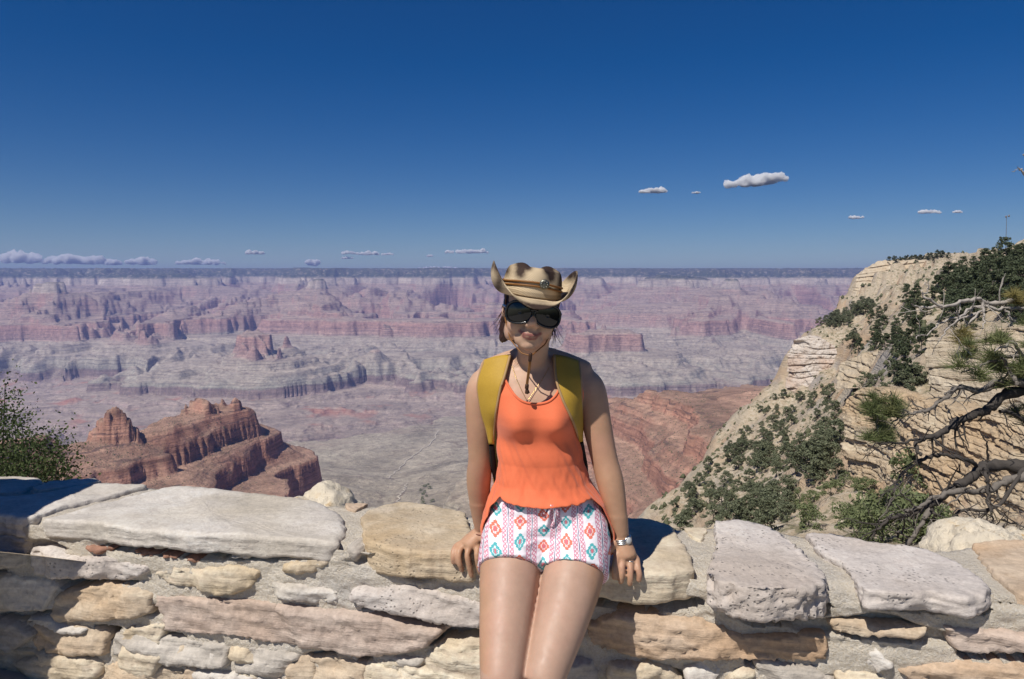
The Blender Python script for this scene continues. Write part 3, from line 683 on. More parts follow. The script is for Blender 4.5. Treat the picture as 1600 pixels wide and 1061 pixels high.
# ---- stones in the face: outline in pixels, how proud, material
ST = [
 ([(52,858),(80,855),(115,869),(165,867),(210,879),(233,884),(224,898),(196,907),(140,902),(88,904),(56,895)], .030, 'lilac'),
 ([(245,895),(270,886),(315,888),(364,881),(406,891),(402,911),(378,925),(350,930),(315,921),(262,912)], .026, 'cream'),
 ([(441,881),(469,874),(525,873),(500,890),(470,897),(444,897)], .020, 'cream'),
 ([(91,933),(105,921),(168,911),(217,919),(236,930),(238,958),(210,965),(140,967),(95,972),(84,951)], .036, 'tan'),
 ([(250,930),(300,932),(387,937),(429,941),(462,943),(492,950),(576,955),(630,970),(699,979),(678,992),(660,1009),(615,1019),(555,1021),(510,1012),(465,1007),(414,1001),(372,992),(300,988),(270,985),(262,965)], .036, 'pink'),
 ([(422,904),(455,911),(525,921),(532,940),(490,944),(434,933)], .024, 'pale'),
 ([(549,925),(570,916),(606,919),(633,910),(669,919),(720,931),(752,940),(762,960),(750,978),(714,976),(675,967),(615,957),(570,946),(552,940)], .040, 'lilac'),
 ([(669,1018),(690,1003),(720,1001),(765,1000),(768,1085),(660,1085),(664,1040)], .026, 'cream'),
 ([(560,1045),(582,1030),(630,1048),(655,1056),(655,1090),(558,1090)], .03, 'cream'),
 ([(521,1019),(558,1022),(556,1075),(528,1075)], .018, 'tan'),
 ([(579,1022),(664,1022),(660,1040),(630,1046),(600,1033)], .012, 'grey'),
 ([(447,1036),(480,1022),(495,1036),(497,1085),(445,1085)], .022, 'tan'),
 ([(360,1009),(388,1009),(410,1040),(396,1051),(360,1030)], .02, 'cream'),
 ([(306,1018),(333,1012),(357,1039),(330,1045),(309,1036)], .02, 'pale'),
 ([(345,1051),(405,1050),(425,1085),(340,1090)], .024, 'cream'),
 ([(197,982),(220,975),(262,974),(252,1010),(266,1014),(250,1052),(220,1062),(190,1036),(196,1000)], .034, 'cream'),
 ([(80,983),(112,990),(158,998),(156,1024),(120,1026),(78,1018),(74,1000)], .028, 'tan'),
 ([(50,962),(86,964),(112,975),(148,978),(132,989),(110,988),(80,980),(48,970)], .040, 'pale'),
 ([(16,1032),(50,1022),(78,1022),(116,1034),(136,1072),(10,1078)], .034, 'cream'),
 ([(124,1042),(156,1030),(172,1042),(176,1080),(142,1085)], .022, 'cream'),
 ([(-70,897),(0,896),(48,901),(80,905),(90,916),(76,940),(68,954),(-70,953)], .032, 'pale'),
 ([(-70,836),(0,832),(40,842),(44,884),(0,888),(-70,888)], .030, 'grey'),
 ([(-70,962),(-10,960),(40,972),(60,992),(10,1024),(-70,1030)], .026, 'grey'),
 ([(288,1040),(312,1044),(310,1070),(286,1070)], .014, 'orange'),
 ([(266,1000),(286,1004),(296,1016),(284,1030),(270,1020)], .018, 'tan'),
 ([(200,1068),(240,1062),(280,1072),(280,1110),(200,1110)], .02, 'grey'),
 ([(121,848),(175,856),(171,863),(150,867),(133,860)], .012, 'red'),
 ([(208,860),(246,863),(245,871),(217,868)], .012, 'red'),
 ([(251,865),(278,868),(273,875),(255,873)], .012, 'red'),
 ([(286,870),(318,873),(312,880),(290,878)], .010, 'red'),
 ([(362,867),(395,863),(399,870),(366,873)], .014, 'pale'),
 ([(538,855),(552,852),(563,862),(558,880),(545,874)], .012, 'grey'),
 ([(923,987),(926,972),(972,950),(1009,955),(1053,963),(1092,963),(1130,979),(1152,987),(1206,991),(1243,987),(1282,988),(1288,1010),(1282,1029),(1228,1031),(1162,1027),(1130,1029),(1086,1026),(1027,1026),(966,1016),(926,1005)], .040, 'brown'),
 ([(952,1036),(966,1028),(1009,1030),(1042,1040),(1060,1057),(1066,1085),(944,1085)], .032, 'cream'),
 ([(1064,1043),(1092,1029),(1114,1033),(1127,1043),(1118,1062),(1118,1085),(1074,1080)], .024, 'pale'),
 ([(1132,1053),(1169,1040),(1184,1051),(1175,1068),(1130,1070)], .02, 'cream'),
 ([(1178,1030),(1191,1026),(1228,1033),(1276,1042),(1302,1060),(1310,1090),(1190,1090),(1180,1050)], .026, 'grey'),
 ([(1292,969),(1322,969),(1392,973),(1453,981),(1443,995),(1392,996),(1346,994),(1309,986)], .024, 'tan'),
 ([(1475,976),(1531,981),(1577,987),(1610,989),(1690,990),(1690,1018),(1600,1018),(1565,1020),(1519,1020),(1491,1011),(1482,990)], .034, 'pink'),
 ([(1398,1048),(1438,1039),(1507,1032),(1572,1032),(1690,1030),(1690,1085),(1450,1085),(1426,1060)], .034, 'brown'),
 ([(1355,1013),(1375,1018),(1396,1030),(1396,1043),(1373,1051),(1355,1043)], .016, 'pale'),
 ([(1302,1050),(1332,1044),(1358,1052),(1384,1066),(1385,1090),(1306,1090)], .018, 'cream'),
 ([(1610,985),(1640,970),(1700,968),(1700,984)], .016, 'grey'),
 ([(772,915),(850,912),(915,925),(905,950),(840,955),(775,945)], .020, 'pink'),
 ([(775,985),(830,965),(905,965),(915,1000),(860,1015),(780,1020)], .026, 'tan'),
 ([(785,1030),(860,1025),(930,1030),(935,1085),(790,1090)], .026, 'grey'),
]
for poly, h, m in ST:
    P2 = np.array([on_face(x, y) for x, y in poly])
    pillow(P2, face_pt, h, .10, SM[m], wall)
# lower courses down to the paving, below the picture
rng = random.Random(4)
for zc in (.30, .17, .055):
    s = -1.4
    while s < 4.7:
        wd = rng.uniform(.22, .5); hh = .050 + rng.uniform(0, .014)
        zmin = on_face(800, 1090)[1] - .02
        if zc + hh < zmin + .2 and zc + hh < .37:
            k = [(s, zc - hh), (s + wd * .5, zc - hh - .006), (s + wd, zc - hh + rng.uniform(0, .02)), (s + wd + .01, zc + hh - .01), (s + wd * .6, zc + hh), (s + .01, zc + hh - rng.uniform(0, .02))]
            if not (zc > .2 and zc + hh > zmin): pillow(np.array(k), face_pt, rng.uniform(.015, .035), .05, SM[rng.choice(['cream', 'tan', 'grey', 'pink', 'pale'])], wall, nang=40, nrad=9)
        s += wd + .03
# ---- paving on the near side
pv_b = NB('paving'); p = pv_b.pos()
c = pv_b.mix(pv_b.noise(p, 3, 6), (.30, .28, .255), (.40, .375, .345)); c = pv_b.mix(.5, c, pv_b.ramp(pv_b.noise(p, 90, 4, .7), [(.3, .35), (.7, .65)]), 'OVERLAY')
pv_b.base(c); pv_b.bump(pv_b.noise(p, 90, 4, .7), .5, .004)
A = face_pt(-4, 0, -.1); Bq = face_pt(7, 0, -.1); Cq = face_pt(7, 0, 9); Dq = face_pt(-4, 0, 9)
link('path', mesh_np('path', [A, Bq, Cq, Dq], [(0, 1, 2, 3)]), pv_b.m, smooth=False); tag(bpy.data.objects['path'], kind='structure')

# ---- a higher pier of the same masonry added just outside the frame to cast the shadow on the left end
caster = empty('shadow_caster', (-2.35, 2.6, 0)); tag(caster, 'added unseen stone shadow pier at the left end of the wall', 'caster')
def box_stone(cx, cy, cz, sx, sy, sz, mat, par, seed, name='stone', n=9):
    bm = bmesh.new(); bmesh.ops.create_cube(bm, size=1.0)
    bmesh.ops.subdivide_edges(bm, edges=bm.edges, cuts=n, use_grid_fill=True)
    P = np.array([v.co for v in bm.verts]); 
    rr_ = np.linalg.norm(P, axis=1, keepdims=True); mx = np.abs(P).max(1, keepdims=True)
    P = P * (1 - .14 * (rr_ / (mx * 1.732)) ** 5)
    P = P * np.array([sx, sy, sz]); 
    nrm = P / (np.linalg.norm(P, axis=1, keepdims=True) + 1e-9)
    P = P + nrm * (fbm3(P[:, 0] * 5, P[:, 1] * 5, P[:, 2] * 9, 4, seed) * .03)[:, None] + np.array([cx, cy, cz])
    for v, q in zip(bm.verts, P): v.co = q
    me = bpy.data.meshes.new(name); bm.to_mesh(me); bm.free()
    return link(name, me, SM[mat], par)
_t = face_pt(*on_face(52, 940), .02); _k = .95
PX, PY = _t.x + SUN.x / SUN.z * _k, _t.y + SUN.y / SUN.z * _k          # right front corner of the pier
caster.location = (PX - .36, PY + .3, 0)
k = 0
for iz in range(8):
    for ix in range(2):
        off = .06 if iz % 2 else -.06
        box_stone(PX - .53 + ix * .36 + off * .2, PY + .30, .09 + iz * .19, .37 - off * (1 if ix else -1) * .4, .60, .185, rng.choice(['pale', 'cream', 'tan', 'grey']), caster, 300 + k); k += 1
box_stone(PX - .37, PY + .30, .09 + 8 * .19 - .035, .76, .64, .10, 'pale', caster, 390)

# ---- lichen-covered boulders behind the wall
def lichen_mat():
    b = NB('lichen_rock'); p = b.pos()
    c = b.mix(b.noise(p, 4, 7, .65), (.60, .51, .38), (.74, .67, .55))
    li = b.math('MULTIPLY', b.ramp(b.noise(p, 11, 6, .7), [(.54, 0), (.60, 1)]), b.ramp(b.noise(p, 3.2, 3), [(.42, 0), (.55, 1)]))
    c = b.mix(b.math('MULTIPLY', li, .85), c, b.mix(b.noise(p, 30, 3), (.42, .20, .03), (.50, .32, .07)))
    dk = b.ramp(b.noise(p, 17, 6, .75), [(.60, 0), (.68, .6)]); c = b.mix(dk, c, (.20, .16, .12))
    b.base(c); b.bump(b.noise(p, 22, 8, .7), .8, .03); return b.m
LICH = lichen_mat()
def boulder(center, rad, seed, label, sub=5):
    bm = bmesh.new(); bmesh.ops.create_icosphere(bm, subdivisions=sub, radius=1)
    P = np.array([v.co for v in bm.verts])
    d = .17 * fbm3(P[:, 0] * 1.5, P[:, 1] * 1.5, P[:, 2] * 1.5, 5, seed, .55)
    q = np.floor((P @ np.array([.3, .2, .93]) + d) * 3.2); d2 = .06 * n3(q, P[:, 0] * 2.2, P[:, 1] * 2.2, seed + 3)
    cr = -.09 * np.exp(-(fbm3(P[:, 0] * 2.2, P[:, 1] * 2.2, P[:, 2] * 2.2, 2, seed + 9) / .06) ** 2)
    P = P * (1 + d + d2 + cr)[:, None] * np.array(rad)
    for v, q in zip(bm.verts, P): v.co = q
    me = bpy.data.meshes.new('boulder'); bm.to_mesh(me); bm.free()
    o = link('boulder', me, LICH); o.location = center
    tag(o, label, 'boulder'); return o
pb = at_y(508, 772, 3.95); boulder((pb.x, pb.y, pb.z - .19), (.215, .26, .235), 5, 'cream boulder with golden lichen just behind the wall beside the long pale cap slab')
pb = at_y(1532, 835, 3.15); boulder((pb.x, pb.y, pb.z - .19), (.215, .24, .24), 15, 'cream rock with orange lichen behind the wall under the dead branches')
pb = at_y(1615, 842, 3.25); boulder((pb.x, pb.y, pb.z - .20), (.17, .22, .22), 25, 'smaller pale rock behind the wall at the right edge of the picture')
# ================================================================ trees and scrub
def leaf_mat(name, c1, c2, c3, transl=.25):
    b = NB(name); oi = b.n('ObjectInfo').outputs['Random']; p = b.obj()
    c = b.mix(b.noise(p, 1.6, 4), c1, c2); c = b.mix(b.ramp(b.noise(p, 9, 3), [(.5, 0), (.68, .8)]), c, c3)
    c = b.mix(b.math('MULTIPLY', oi, .35), c, c2)
    b.base(c); b.rough(.7); b.sp(.2)
    tr = b.n('BsdfTranslucent'); b.put(tr.inputs[0], c); mx = b.n('MixShader'); mx.inputs[0].default_value = transl
    b.t.links.new(b.p.outputs[0], mx.inputs[1]); b.t.links.new(tr.outputs[0], mx.inputs[2]); b.t.links.new(mx.outputs[0], b.out.inputs[0])
    return b.m
L_PIN = leaf_mat('pinyon_needles', (.065, .085, .045), (.105, .125, .070), (.15, .16, .09))
L_JUN = leaf_mat('juniper_foliage', (.125, .145, .085), (.175, .19, .115), (.22, .22, .14))
L_BRT = leaf_mat('bright_foliage', (.13, .165, .075), (.19, .215, .10), (.25, .25, .13))
b = NB('bark'); p = b.obj(); b.base(b.mix(b.noise(b.mapping(p, (6, 6, 1)), 3, 6, .7), (.10, .085, .07), (.24, .21, .18))); b.bump(b.noise(b.mapping(p, (6, 6, 1)), 6, 6), .8, .03); BARK = b.m

def tube(pts, rad, k=6):
    """tapered tube along points -> verts, quads"""
    P = np.asarray(pts, float); n = len(P); rad = np.asarray(rad, float)
    T = np.gradient(P, axis=0); T /= np.linalg.norm(T, axis=1, keepdims=True) + 1e-9
    ref = np.array([0.3, 0.2, 1.0]) if abs(T[0][2]) < .9 else np.array([1.0, 0, 0])
    A = np.cross(T, ref); A /= np.linalg.norm(A, axis=1, keepdims=True) + 1e-9; Bv = np.cross(T, A)
    th = np.linspace(0, 2 * math.pi, k, endpoint=False)
    V = P[:, None] + rad[:, None, None] * (np.cos(th)[None, :, None] * A[:, None] + np.sin(th)[None, :, None] * Bv[:, None])
    return V.reshape(-1, 3), grid_faces(n, k, True)
class Geo:
    def __init__(s): s.V = []; s.F = []; s.n = 0
    def add(s, V, F): s.V.append(V); s.F.append(np.asarray(F) + s.n); s.n += len(V)
    def mesh(s, name): return mesh_np(name, np.concatenate(s.V), np.concatenate(s.F))
def quads(C, U, W):
    """leaf quads from centres and two half-axes"""
    V = np.stack([C - U - W * .2, C - U * .1 + W, C + U + W * .1, C + U * .1 - W], 1).reshape(-1, 3)
    return V, np.arange(len(V)).reshape(-1, 4)
def rnd_dir(rs, n):
    v = rs.normal(size=(n, 3)); return v / np.linalg.norm(v, axis=1, keepdims=True)
def crown_mesh(name, seed, H, Wd, base, nclump, leaves, size, conical=.5, skirt=1.0):
    rs = np.random.RandomState(seed); g = Geo()
    for k in range(nclump):
        t = rs.uniform(0, 1) ** .9; z = base + (H - base) * t
        rmax = Wd * (1 - t) ** conical * (0.55 + .45 * min(1, t * 4)) * (1 + .35 * math.sin(3 * rs.uniform(0, 6)))
        a = rs.uniform(0, 6.283); rr_ = rmax * math.sqrt(rs.uniform(.15, 1))
        c = np.array([rr_ * math.cos(a), rr_ * math.sin(a), z])
        cs = Wd * rs.uniform(.16, .34); 
        n = int(leaves * rs.uniform(.7, 1.3))
        d = rnd_dir(rs, n); q = c + d * (cs * rs.uniform(.25, 1, (n, 1)) ** .6) * np.array([1, 1, .75])
        u = rnd_dir(rs, n); v = np.cross(u, rnd_dir(rs, n)); v /= np.linalg.norm(v, axis=1, keepdims=True) + 1e-6
        s_ = size * rs.uniform(.6, 1.5, (n, 1))
        g.add(*quads(q, u * s_, v * s_ * .5))
    return g.mesh(name)
def trunk_mesh(name, seed, H, r0, nb=6):
    rs = np.random.RandomState(seed); g = Geo()
    z = np.linspace(-.25, H * .9, 9); wob = np.cumsum(rs.normal(0, .05 * H / 5, (9, 2)), axis=0); wob[0] = 0
    P = np.stack([wob[:, 0], wob[:, 1], z], -1); g.add(*tube(P, r0 * np.linspace(1.15, .15, 9)))
    for k in range(nb):
        i = rs.randint(2, 7); a = rs.uniform(0, 6.28); L = H * rs.uniform(.22, .4)
        t = np.linspace(0, 1, 6)[:, None]; d = np.array([math.cos(a), math.sin(a), rs.uniform(.1, .7)])
        Q = P[i] + d * L * t + np.array([0, 0, .12 * L]) * t ** 2 + rs.normal(0, .02 * L, (6, 3)) * t
        g.add(*tube(Q, r0 * .5 * np.linspace(1, .2, 6), 5))
    return g.mesh(name)
PROTO = {}
for i in range(4): PROTO['pinyon', i] = (crown_mesh('crown', 20 + i, 1.0, .36, .06, 34, 60, .030, .55), trunk_mesh('trunk', 30 + i, .8, .035), L_PIN)
for i in range(4): PROTO['juniper', i] = (crown_mesh('crown', 40 + i, 1.0, .50, .04, 30, 60, .036, .40), trunk_mesh('trunk', 50 + i, .7, .045), L_JUN)
for i in range(3): PROTO['shrub', i] = (crown_mesh('crown', 60 + i, 1.0, .75, .02, 26, 60, .045, .35), trunk_mesh('trunk', 70 + i, .6, .03), L_BRT)
for (k, i), (c, t, m) in PROTO.items(): c.materials.append(m); t.materials.append(BARK)
NAMES = {'pinyon': ('pinyon_tree', 'tree'), 'juniper': ('juniper_tree', 'tree'), 'shrub': ('shrub', 'shrub')}
def plant(kind, loc, h, wide, rz, label, group=None):
    i = random.randrange(4 if kind != 'shrub' else 3); c, t, m = PROTO[kind, i]
    nm, cat = NAMES[kind]
    e = empty(nm, loc, rz); e.scale = (h * wide, h * wide, h); tag(e, label, cat, group)
    for n_, me in (('crown', c), ('trunk', t)):
        o = bpy.data.objects.new(n_, me); COL.objects.link(o); o.parent = e
    return e
for k in PROTO: 
    for me in PROTO[k][:2]: me.polygons.foreach_set('use_smooth', np.ones(len(me.polygons), bool)) if me.name.startswith('trunk') else None

# visible hillside lookup: row in the picture -> distance, for a column
_v = np.array([[0.0]]); c_, s_ = math.cos(PITCH), math.sin(PITCH)
_dz = HZ - CAMZ; _fw = HY * c_ - _dz * s_; _up = HY * s_ + _dz * c_
HPY = 530.5 - FPX * _up / _fw
def hill_hit(px, py, rmin=12):
    j = int(np.clip(np.searchsorted(hpx, px), 0, len(hpx) - 1)); col = HPY[:, j]
    best = 1e9
    for i in range(len(hr)):
        if hr[i] < rmin: continue
        if col[i] <= py: return Vector((HX[i, j], HY[i, j], HZ[i, j])), hr[i]
    return None, None
rng = random.Random(21)
placed = []
def in_poly(x, y, P):
    r = False; n = len(P)
    for i in range(n):
        x1, y1 = P[i]; x2, y2 = P[(i + 1) % n]
        if (y1 > y) != (y2 > y) and x < (x2 - x1) * (y - y1) / (y2 - y1) + x1: r = not r
    return r
ORD = 'first second third fourth fifth sixth seventh eighth ninth tenth eleventh twelfth thirteenth fourteenth fifteenth sixteenth seventeenth eighteenth nineteenth'.split()
TENS = {2: 'twent', 3: 'thirt', 4: 'fort'}
def ordinal(i):
    if i <= 19: return ORD[i - 1]
    t, u = divmod(i, 10); return TENS[t] + 'ieth' if u == 0 else TENS[t] + 'y-' + ORD[u - 1]
def scatter(poly, n, kind, hmin, hmax, wide, label, group, gap=9, rlim=(12, 1500), count=None):
    mine = []
    xs = [p[0] for p in poly]; ys = [p[1] for p in poly]; got = 0; tries = 0
    while got < n and tries < n * 30:
        tries += 1; x = rng.uniform(min(xs), max(xs)); y = rng.uniform(min(ys), max(ys))
        if not in_poly(x, y, poly): continue
        if any(abs(x - a) < gap and abs(y - b_) < gap * .7 for a, b_ in placed): continue
        q, r = hill_hit(x, y)
        if q is None or not (rlim[0] < r < rlim[1]): continue
        h = rng.uniform(hmin, hmax)
        mine.append((x, plant(kind, (q.x, q.y, q.z - .05 * h), h, rng.uniform(*wide), rng.uniform(0, 6.28), label, group))); placed.append((x, y)); got += 1
    if count:
        for i, (x, e) in enumerate(sorted(mine, key=lambda k: k[0])): e['label'] = ordinal(i + 1) + ' from the left of ' + count
scatter([(1185,700),(1215,640),(1300,610),(1318,640),(1322,760),(1260,770),(1190,740)], 40, 'juniper', 2.6, 4.4, (.9, 1.3), 'grey green juniper in the thick stand left of the tan cliff', 'junipers in the stand beside the tan cliff', 9, count='the junipers in the thick stand beside the tan cliff')
scatter([(1045,800),(1120,720),(1190,700),(1250,780),(1240,845),(1050,835)], 40, 'juniper', 2.2, 3.6, (1.0, 1.4), 'grey green juniper on the pale slope just above the wall', 'junipers on the slope above the wall', 9, count='the junipers on the pale slope just above the wall')
scatter([(1120,720),(1180,660),(1235,610),(1225,680),(1170,740)], 30, 'juniper', 1.6, 2.8, (1.0, 1.4), 'small juniper on the open grey slope under the white outcrop', 'small junipers below the white outcrop', 6, count='the small junipers on the open slope under the white outcrop')
scatter([(1470,480),(1482,438),(1530,412),(1640,398),(1640,520),(1560,505),(1500,520)], 60, 'pinyon', 3.2, 5.6, (.9, 1.3), 'dark pinyon in the dense wood on the upper right rim', 'dark pinyons on the upper right rim', 10)
scatter([(1320,540),(1400,470),(1470,450),(1500,530),(1430,560),(1330,560)], 30, 'pinyon', 2.5, 4.6, (.9, 1.3), 'pinyon on the pale ledges below the upper right rim', 'pinyons on the pale ledges', 10, count='the pinyons on the pale ledges below the rim wood')
scatter([(1310,600),(1440,580),(1440,640),(1330,606)], 12, 'juniper', 1.6, 2.8, (1.0, 1.5), 'low juniper on the shelf above the tan cliff', 'junipers above the tan cliff', 10, count='the low junipers on the shelf above the tan cliff')
scatter([(1240,790),(1330,760),(1470,800),(1470,850),(1250,850)], 20, 'shrub', 1.2, 1.9, (.9, 1.3), 'bright green shrub at the foot of the tan cliff behind the wall', 'bright shrubs at the foot of the tan cliff', 12, count='the bright shrubs at the foot of the tan cliff')
scatter([(1260,520),(1340,480),(1440,470),(1400,520),(1290,535)], 34, 'juniper', 4, 7, (.9, 1.3), 'distant juniper on the slope of the far headland', 'junipers on the far headland', 5, (400, 1500))
for (x, y, h, wd, kd, lb) in [(1408, 606, 5.6, .8, 'pinyon', 'tall dark pinyon standing alone between the cream ledges'), (1334, 548, 5.5, 1.2, 'juniper', 'round dark juniper above the white outcrop'), (1440, 770, 4.2, .8, 'shrub', 'upright shrub against the tan cliff face'),
                              (1556, 392, 5.2, .8, 'pinyon', 'thin tree standing on the skyline at the upper right'), (1376, 668, 2.6, 1.0, 'juniper', 'small juniper clinging to the top edge of the tan cliff')]:
    q, r = hill_hit(x, y)
    if q is not None: plant(kd, (q.x, q.y, q.z - .1), h, wd, .7, lb)
for x in np.linspace(1384, 1476, 22):
    q, r = hill_hit(float(x) + rng.uniform(-2, 2), 411, 600)
    if q is not None: plant('pinyon', (q.x, q.y, q.z - .3), rng.uniform(4, 7), 1.5, rng.uniform(0, 6), 'tiny pinyon along the flat top of the far headland', 'pinyons along the headland top')

# ---- scrub too small and too many to count: low tufts on the slopes
def tuft():
    bm = bmesh.new(); bmesh.ops.create_cone(bm, cap_ends=True, cap_tris=True, segments=4, radius1=1.0, radius2=.35, depth=1.4); bmesh.ops.triangulate(bm, faces=bm.faces)
    V = np.array([v.co for v in bm.verts]); F = np.array([[v.index for v in f.verts] for f in bm.faces]); bm.free(); return V, F
TV, TF = tuft()
def scrub(name, P, sizes, mat, label):
    rs = np.random.RandomState(5); n = len(P)
    s_ = sizes[:, None, None] * rs.uniform(.6, 1.35, (n, len(TV), 1)) * np.array([1, 1, .8])
    V = (P[:, None] + TV[None] * s_).reshape(-1, 3)
    F = (TF[None] + (np.arange(n) * len(TV))[:, None, None]).reshape(-1, 3)
    o = link(name, mesh_np(name, V, F), mat); tag(o, label, 'scrub', kind='stuff'); return o
rs = np.random.RandomState(8)
R_, C_ = np.meshgrid(np.arange(len(rr)), np.arange(len(pxs)), indexing='ij')
def far_scrub(n, cond):
    idx = np.argwhere(cond); 
    wt = (rr[idx[:, 0]]) ** 1.0; pick = idx[rs.choice(len(idx), n, p=wt / wt.sum())]
    i, j = pick[:, 0], pick[:, 1]; i2 = np.minimum(i + 1, len(rr) - 1); j2 = np.minimum(j + 1, len(pxs) - 1); a = rs.uniform(0, 1, n); c2 = rs.uniform(0, 1, n)
    f = lambda G: G[i, j] * (1 - a) * (1 - c2) + G[i2, j] * a * (1 - c2) + G[i, j2] * (1 - a) * c2 + G[i2, j2] * a * c2
    return np.stack([f(GX), f(GY), f(GZ)], -1)
slopeZ = np.abs(np.gradient(GZ, axis=0)) / (np.gradient(rr)[:, None])
RRg = np.repeat(rr[:, None], len(pxs), 1); strat = GZ - TILT * GY
dens = fbm2(GX / 180, GY / 180, 3, 300) > -.25
P = far_scrub(8000, (RRg < 2500) & (strat > -620) & (slopeZ < .75) & dens & (pxs[None] > 60) & (pxs[None] < 1350))
SCR = leaf_mat('scrub_leaves', (.075, .085, .045), (.12, .125, .07), (.15, .14, .08), .1)
scrub('scrub', P, rs.uniform(1.1, 2.6, len(P)), SCR, 'dark desert scrub dotted over the red slopes')
hs = (hr[:, None] > 130) & (hpx[None] > 1020) & (hpx[None] < 1500) & (fbm2(HX / 30, HY / 30, 3, 305) > -.35)
idx = np.argwhere(hs); wt = hr[idx[:, 0]] ** .3; pick = idx[rs.choice(len(idx), 4200, p=wt / wt.sum())]
P = np.stack([HX[pick[:, 0], pick[:, 1]], HY[pick[:, 0], pick[:, 1]], HZ[pick[:, 0], pick[:, 1]]], -1) + rs.normal(0, .5, (4200, 3)) * np.array([1, 1, 0])
rads = np.hypot(P[:, 0], P[:, 1]); scrub('scrub', P, np.where(rads > 420, rs.uniform(1.0, 2.4, 4200), rs.uniform(.3, .95, 4200)), SCR, 'sage scrub covering the pale slope below the headland')
# ================================================================ the person on the wall
def A3(px, py, Y): return np.array(at_y(px, py, Y))
# ---- torso surface: height -> centre x, centre y, half width, half depth
TZ = np.array([.66, .72, .80, .88, .95, 1.02, 1.10, 1.18, 1.25, 1.30, 1.335, 1.36])
TCX = np.array([.118, .118, .116, .110, .100, .092, .084, .078, .073, .070, .068, .067])
TCY = np.array([2.50, 2.50, 2.50, 2.50, 2.505, 2.51, 2.51, 2.505, 2.505, 2.51, 2.515, 2.515])
THW = np.array([.165, .188, .196, .174, .132, .117, .122, .140, .164, .166, .128, .070])
THD = np.array([.110, .125, .128, .118, .104, .100, .104, .108, .104, .090, .070, .058])
def tsec(z): return [np.interp(z, TZ, q) for q in (TCX, TCY, THW, THD)]
def torso_pt(th, z, off=0.0):
    """th = 0 faces the camera"""
    cx, cy, hw, hd = tsec(z)
    ex = np.sin(th); ey = -np.cos(th)
    x = cx + (hw + off) * np.sign(ex) * np.abs(ex) ** .88; y = cy + (hd + off) * np.sign(ey) * np.abs(ey) ** .88
    fr = np.clip(np.cos(th), 0, 1)
    for bx in (-.073, .073):
        y = y - fr * .050 * np.exp(-((x - cx - bx) / .058) ** 2 - ((z - 1.155) / np.where(z > 1.155, .075, .048)) ** 2)
    y = y - fr * .012 * np.exp(-((x - cx) / .1) ** 2 - ((z - .90) / .06) ** 2)
    return np.stack([x, y, z + 0 * x], -1)
def front_y(x, z, off=0.0):
    cx, cy, hw, hd = tsec(z); t = np.clip((x - cx) / (hw + off), -.98, .98)
    th = np.arcsin(np.sign(t) * np.abs(t) ** (1 / .88)); return torso_pt(th, z, off)[..., 1]
def on_torso(px, py, off=0.0):
    Y = 2.38
    for _ in range(12):
        q = at_y(px, py, Y); Y = float(front_y(np.array(q.x), np.array(q.z), off))
    return np.array(at_y(px, py, Y))

class Soup:                       # closed pieces that get fused into one skin
    def __init__(s): s.V = []; s.F = []
    def add(s, V, F):
        n = len(s.V); s.V.extend([tuple(map(float, v)) for v in V]); s.F.extend([tuple(int(i) + n for i in f) for f in F])
    def limb(s, pts, rad, k=20, sub=6, flat=None):
        """smooth tapered limb through points; flat: (axis, factor) squash"""
        P = np.asarray(pts, float); rad = np.asarray(rad, float); n = len(P); t = np.arange(n); tt = np.linspace(0, n - 1, (n - 1) * sub + 1)
        def cr(Q):
            Q = np.asarray(Q, float); e = np.concatenate([[2 * Q[0] - Q[1]], Q, [2 * Q[-1] - Q[-2]]]); i = np.minimum(tt.astype(int), n - 2); f = (tt - i)
            f = f[:, None] if Q.ndim > 1 else f
            a, b, c, d = e[i], e[i + 1], e[i + 2], e[i + 3]
            return .5 * (2 * b + (c - a) * f + (2 * a - 5 * b + 4 * c - d) * f ** 2 + (3 * b - a - 3 * c + d) * f ** 3)
        C = cr(P); Rr = cr(rad); V, F = tube(C, Rr, k)
        if flat is not None:
            ax, fac = flat; ax = np.asarray(ax, float); ax /= np.linalg.norm(ax); V = V.reshape(len(C), k, 3); d = V - C[:, None]; V = (C[:, None] + d + (fac - 1) * (d @ ax)[..., None] * ax).reshape(-1, 3)
        # rounded ends
        t0 = C[0] - C[1]; t0 /= np.linalg.norm(t0); t1 = C[-1] - C[-2]; t1 /= np.linalg.norm(t1)
        m = len(V); V = np.concatenate([V, [C[0] + t0 * Rr[0] * .55], [C[-1] + t1 * Rr[-1] * .55]])
        F = [tuple(f) for f in F] + [(m, (j + 1) % k, j) for j in range(k)] + [(m + 1, m - k + j, m - k + (j + 1) % k) for j in range(k)]
        s.add(V, F)
    def ball(s, c, r, M=None, nu=18, nv=12):
        th = np.linspace(0, math.pi, nv)[1:-1]; ph = np.linspace(0, 2 * math.pi, nu, endpoint=False)
        V = np.stack([np.sin(th)[:, None] * np.cos(ph), np.sin(th)[:, None] * np.sin(ph), np.cos(th)[:, None] + 0 * ph], -1).reshape(-1, 3)
        V = np.concatenate([V, [[0, 0, 1], [0, 0, -1]]]) * np.asarray(r, float)
        if M is not None: V = V @ np.array(M).T
        V = V + np.asarray(c, float); m = (nv - 2) * nu
        F = [tuple(f) for f in grid_faces(nv - 2, nu, True)] + [(m, j, (j + 1) % nu) for j in range(nu)] + [(m + 1, m - nu + (j + 1) % nu, m - nu + j) for j in range(nu)]
        s.add(V, F)
    def obj(s, name):
        me = bpy.data.meshes.new(name); me.from_pydata(s.V, [], s.F)
        bm = bmesh.new(); bm.from_mesh(me); bmesh.ops.recalc_face_normals(bm, faces=bm.faces); bm.to_mesh(me); bm.free(); return me
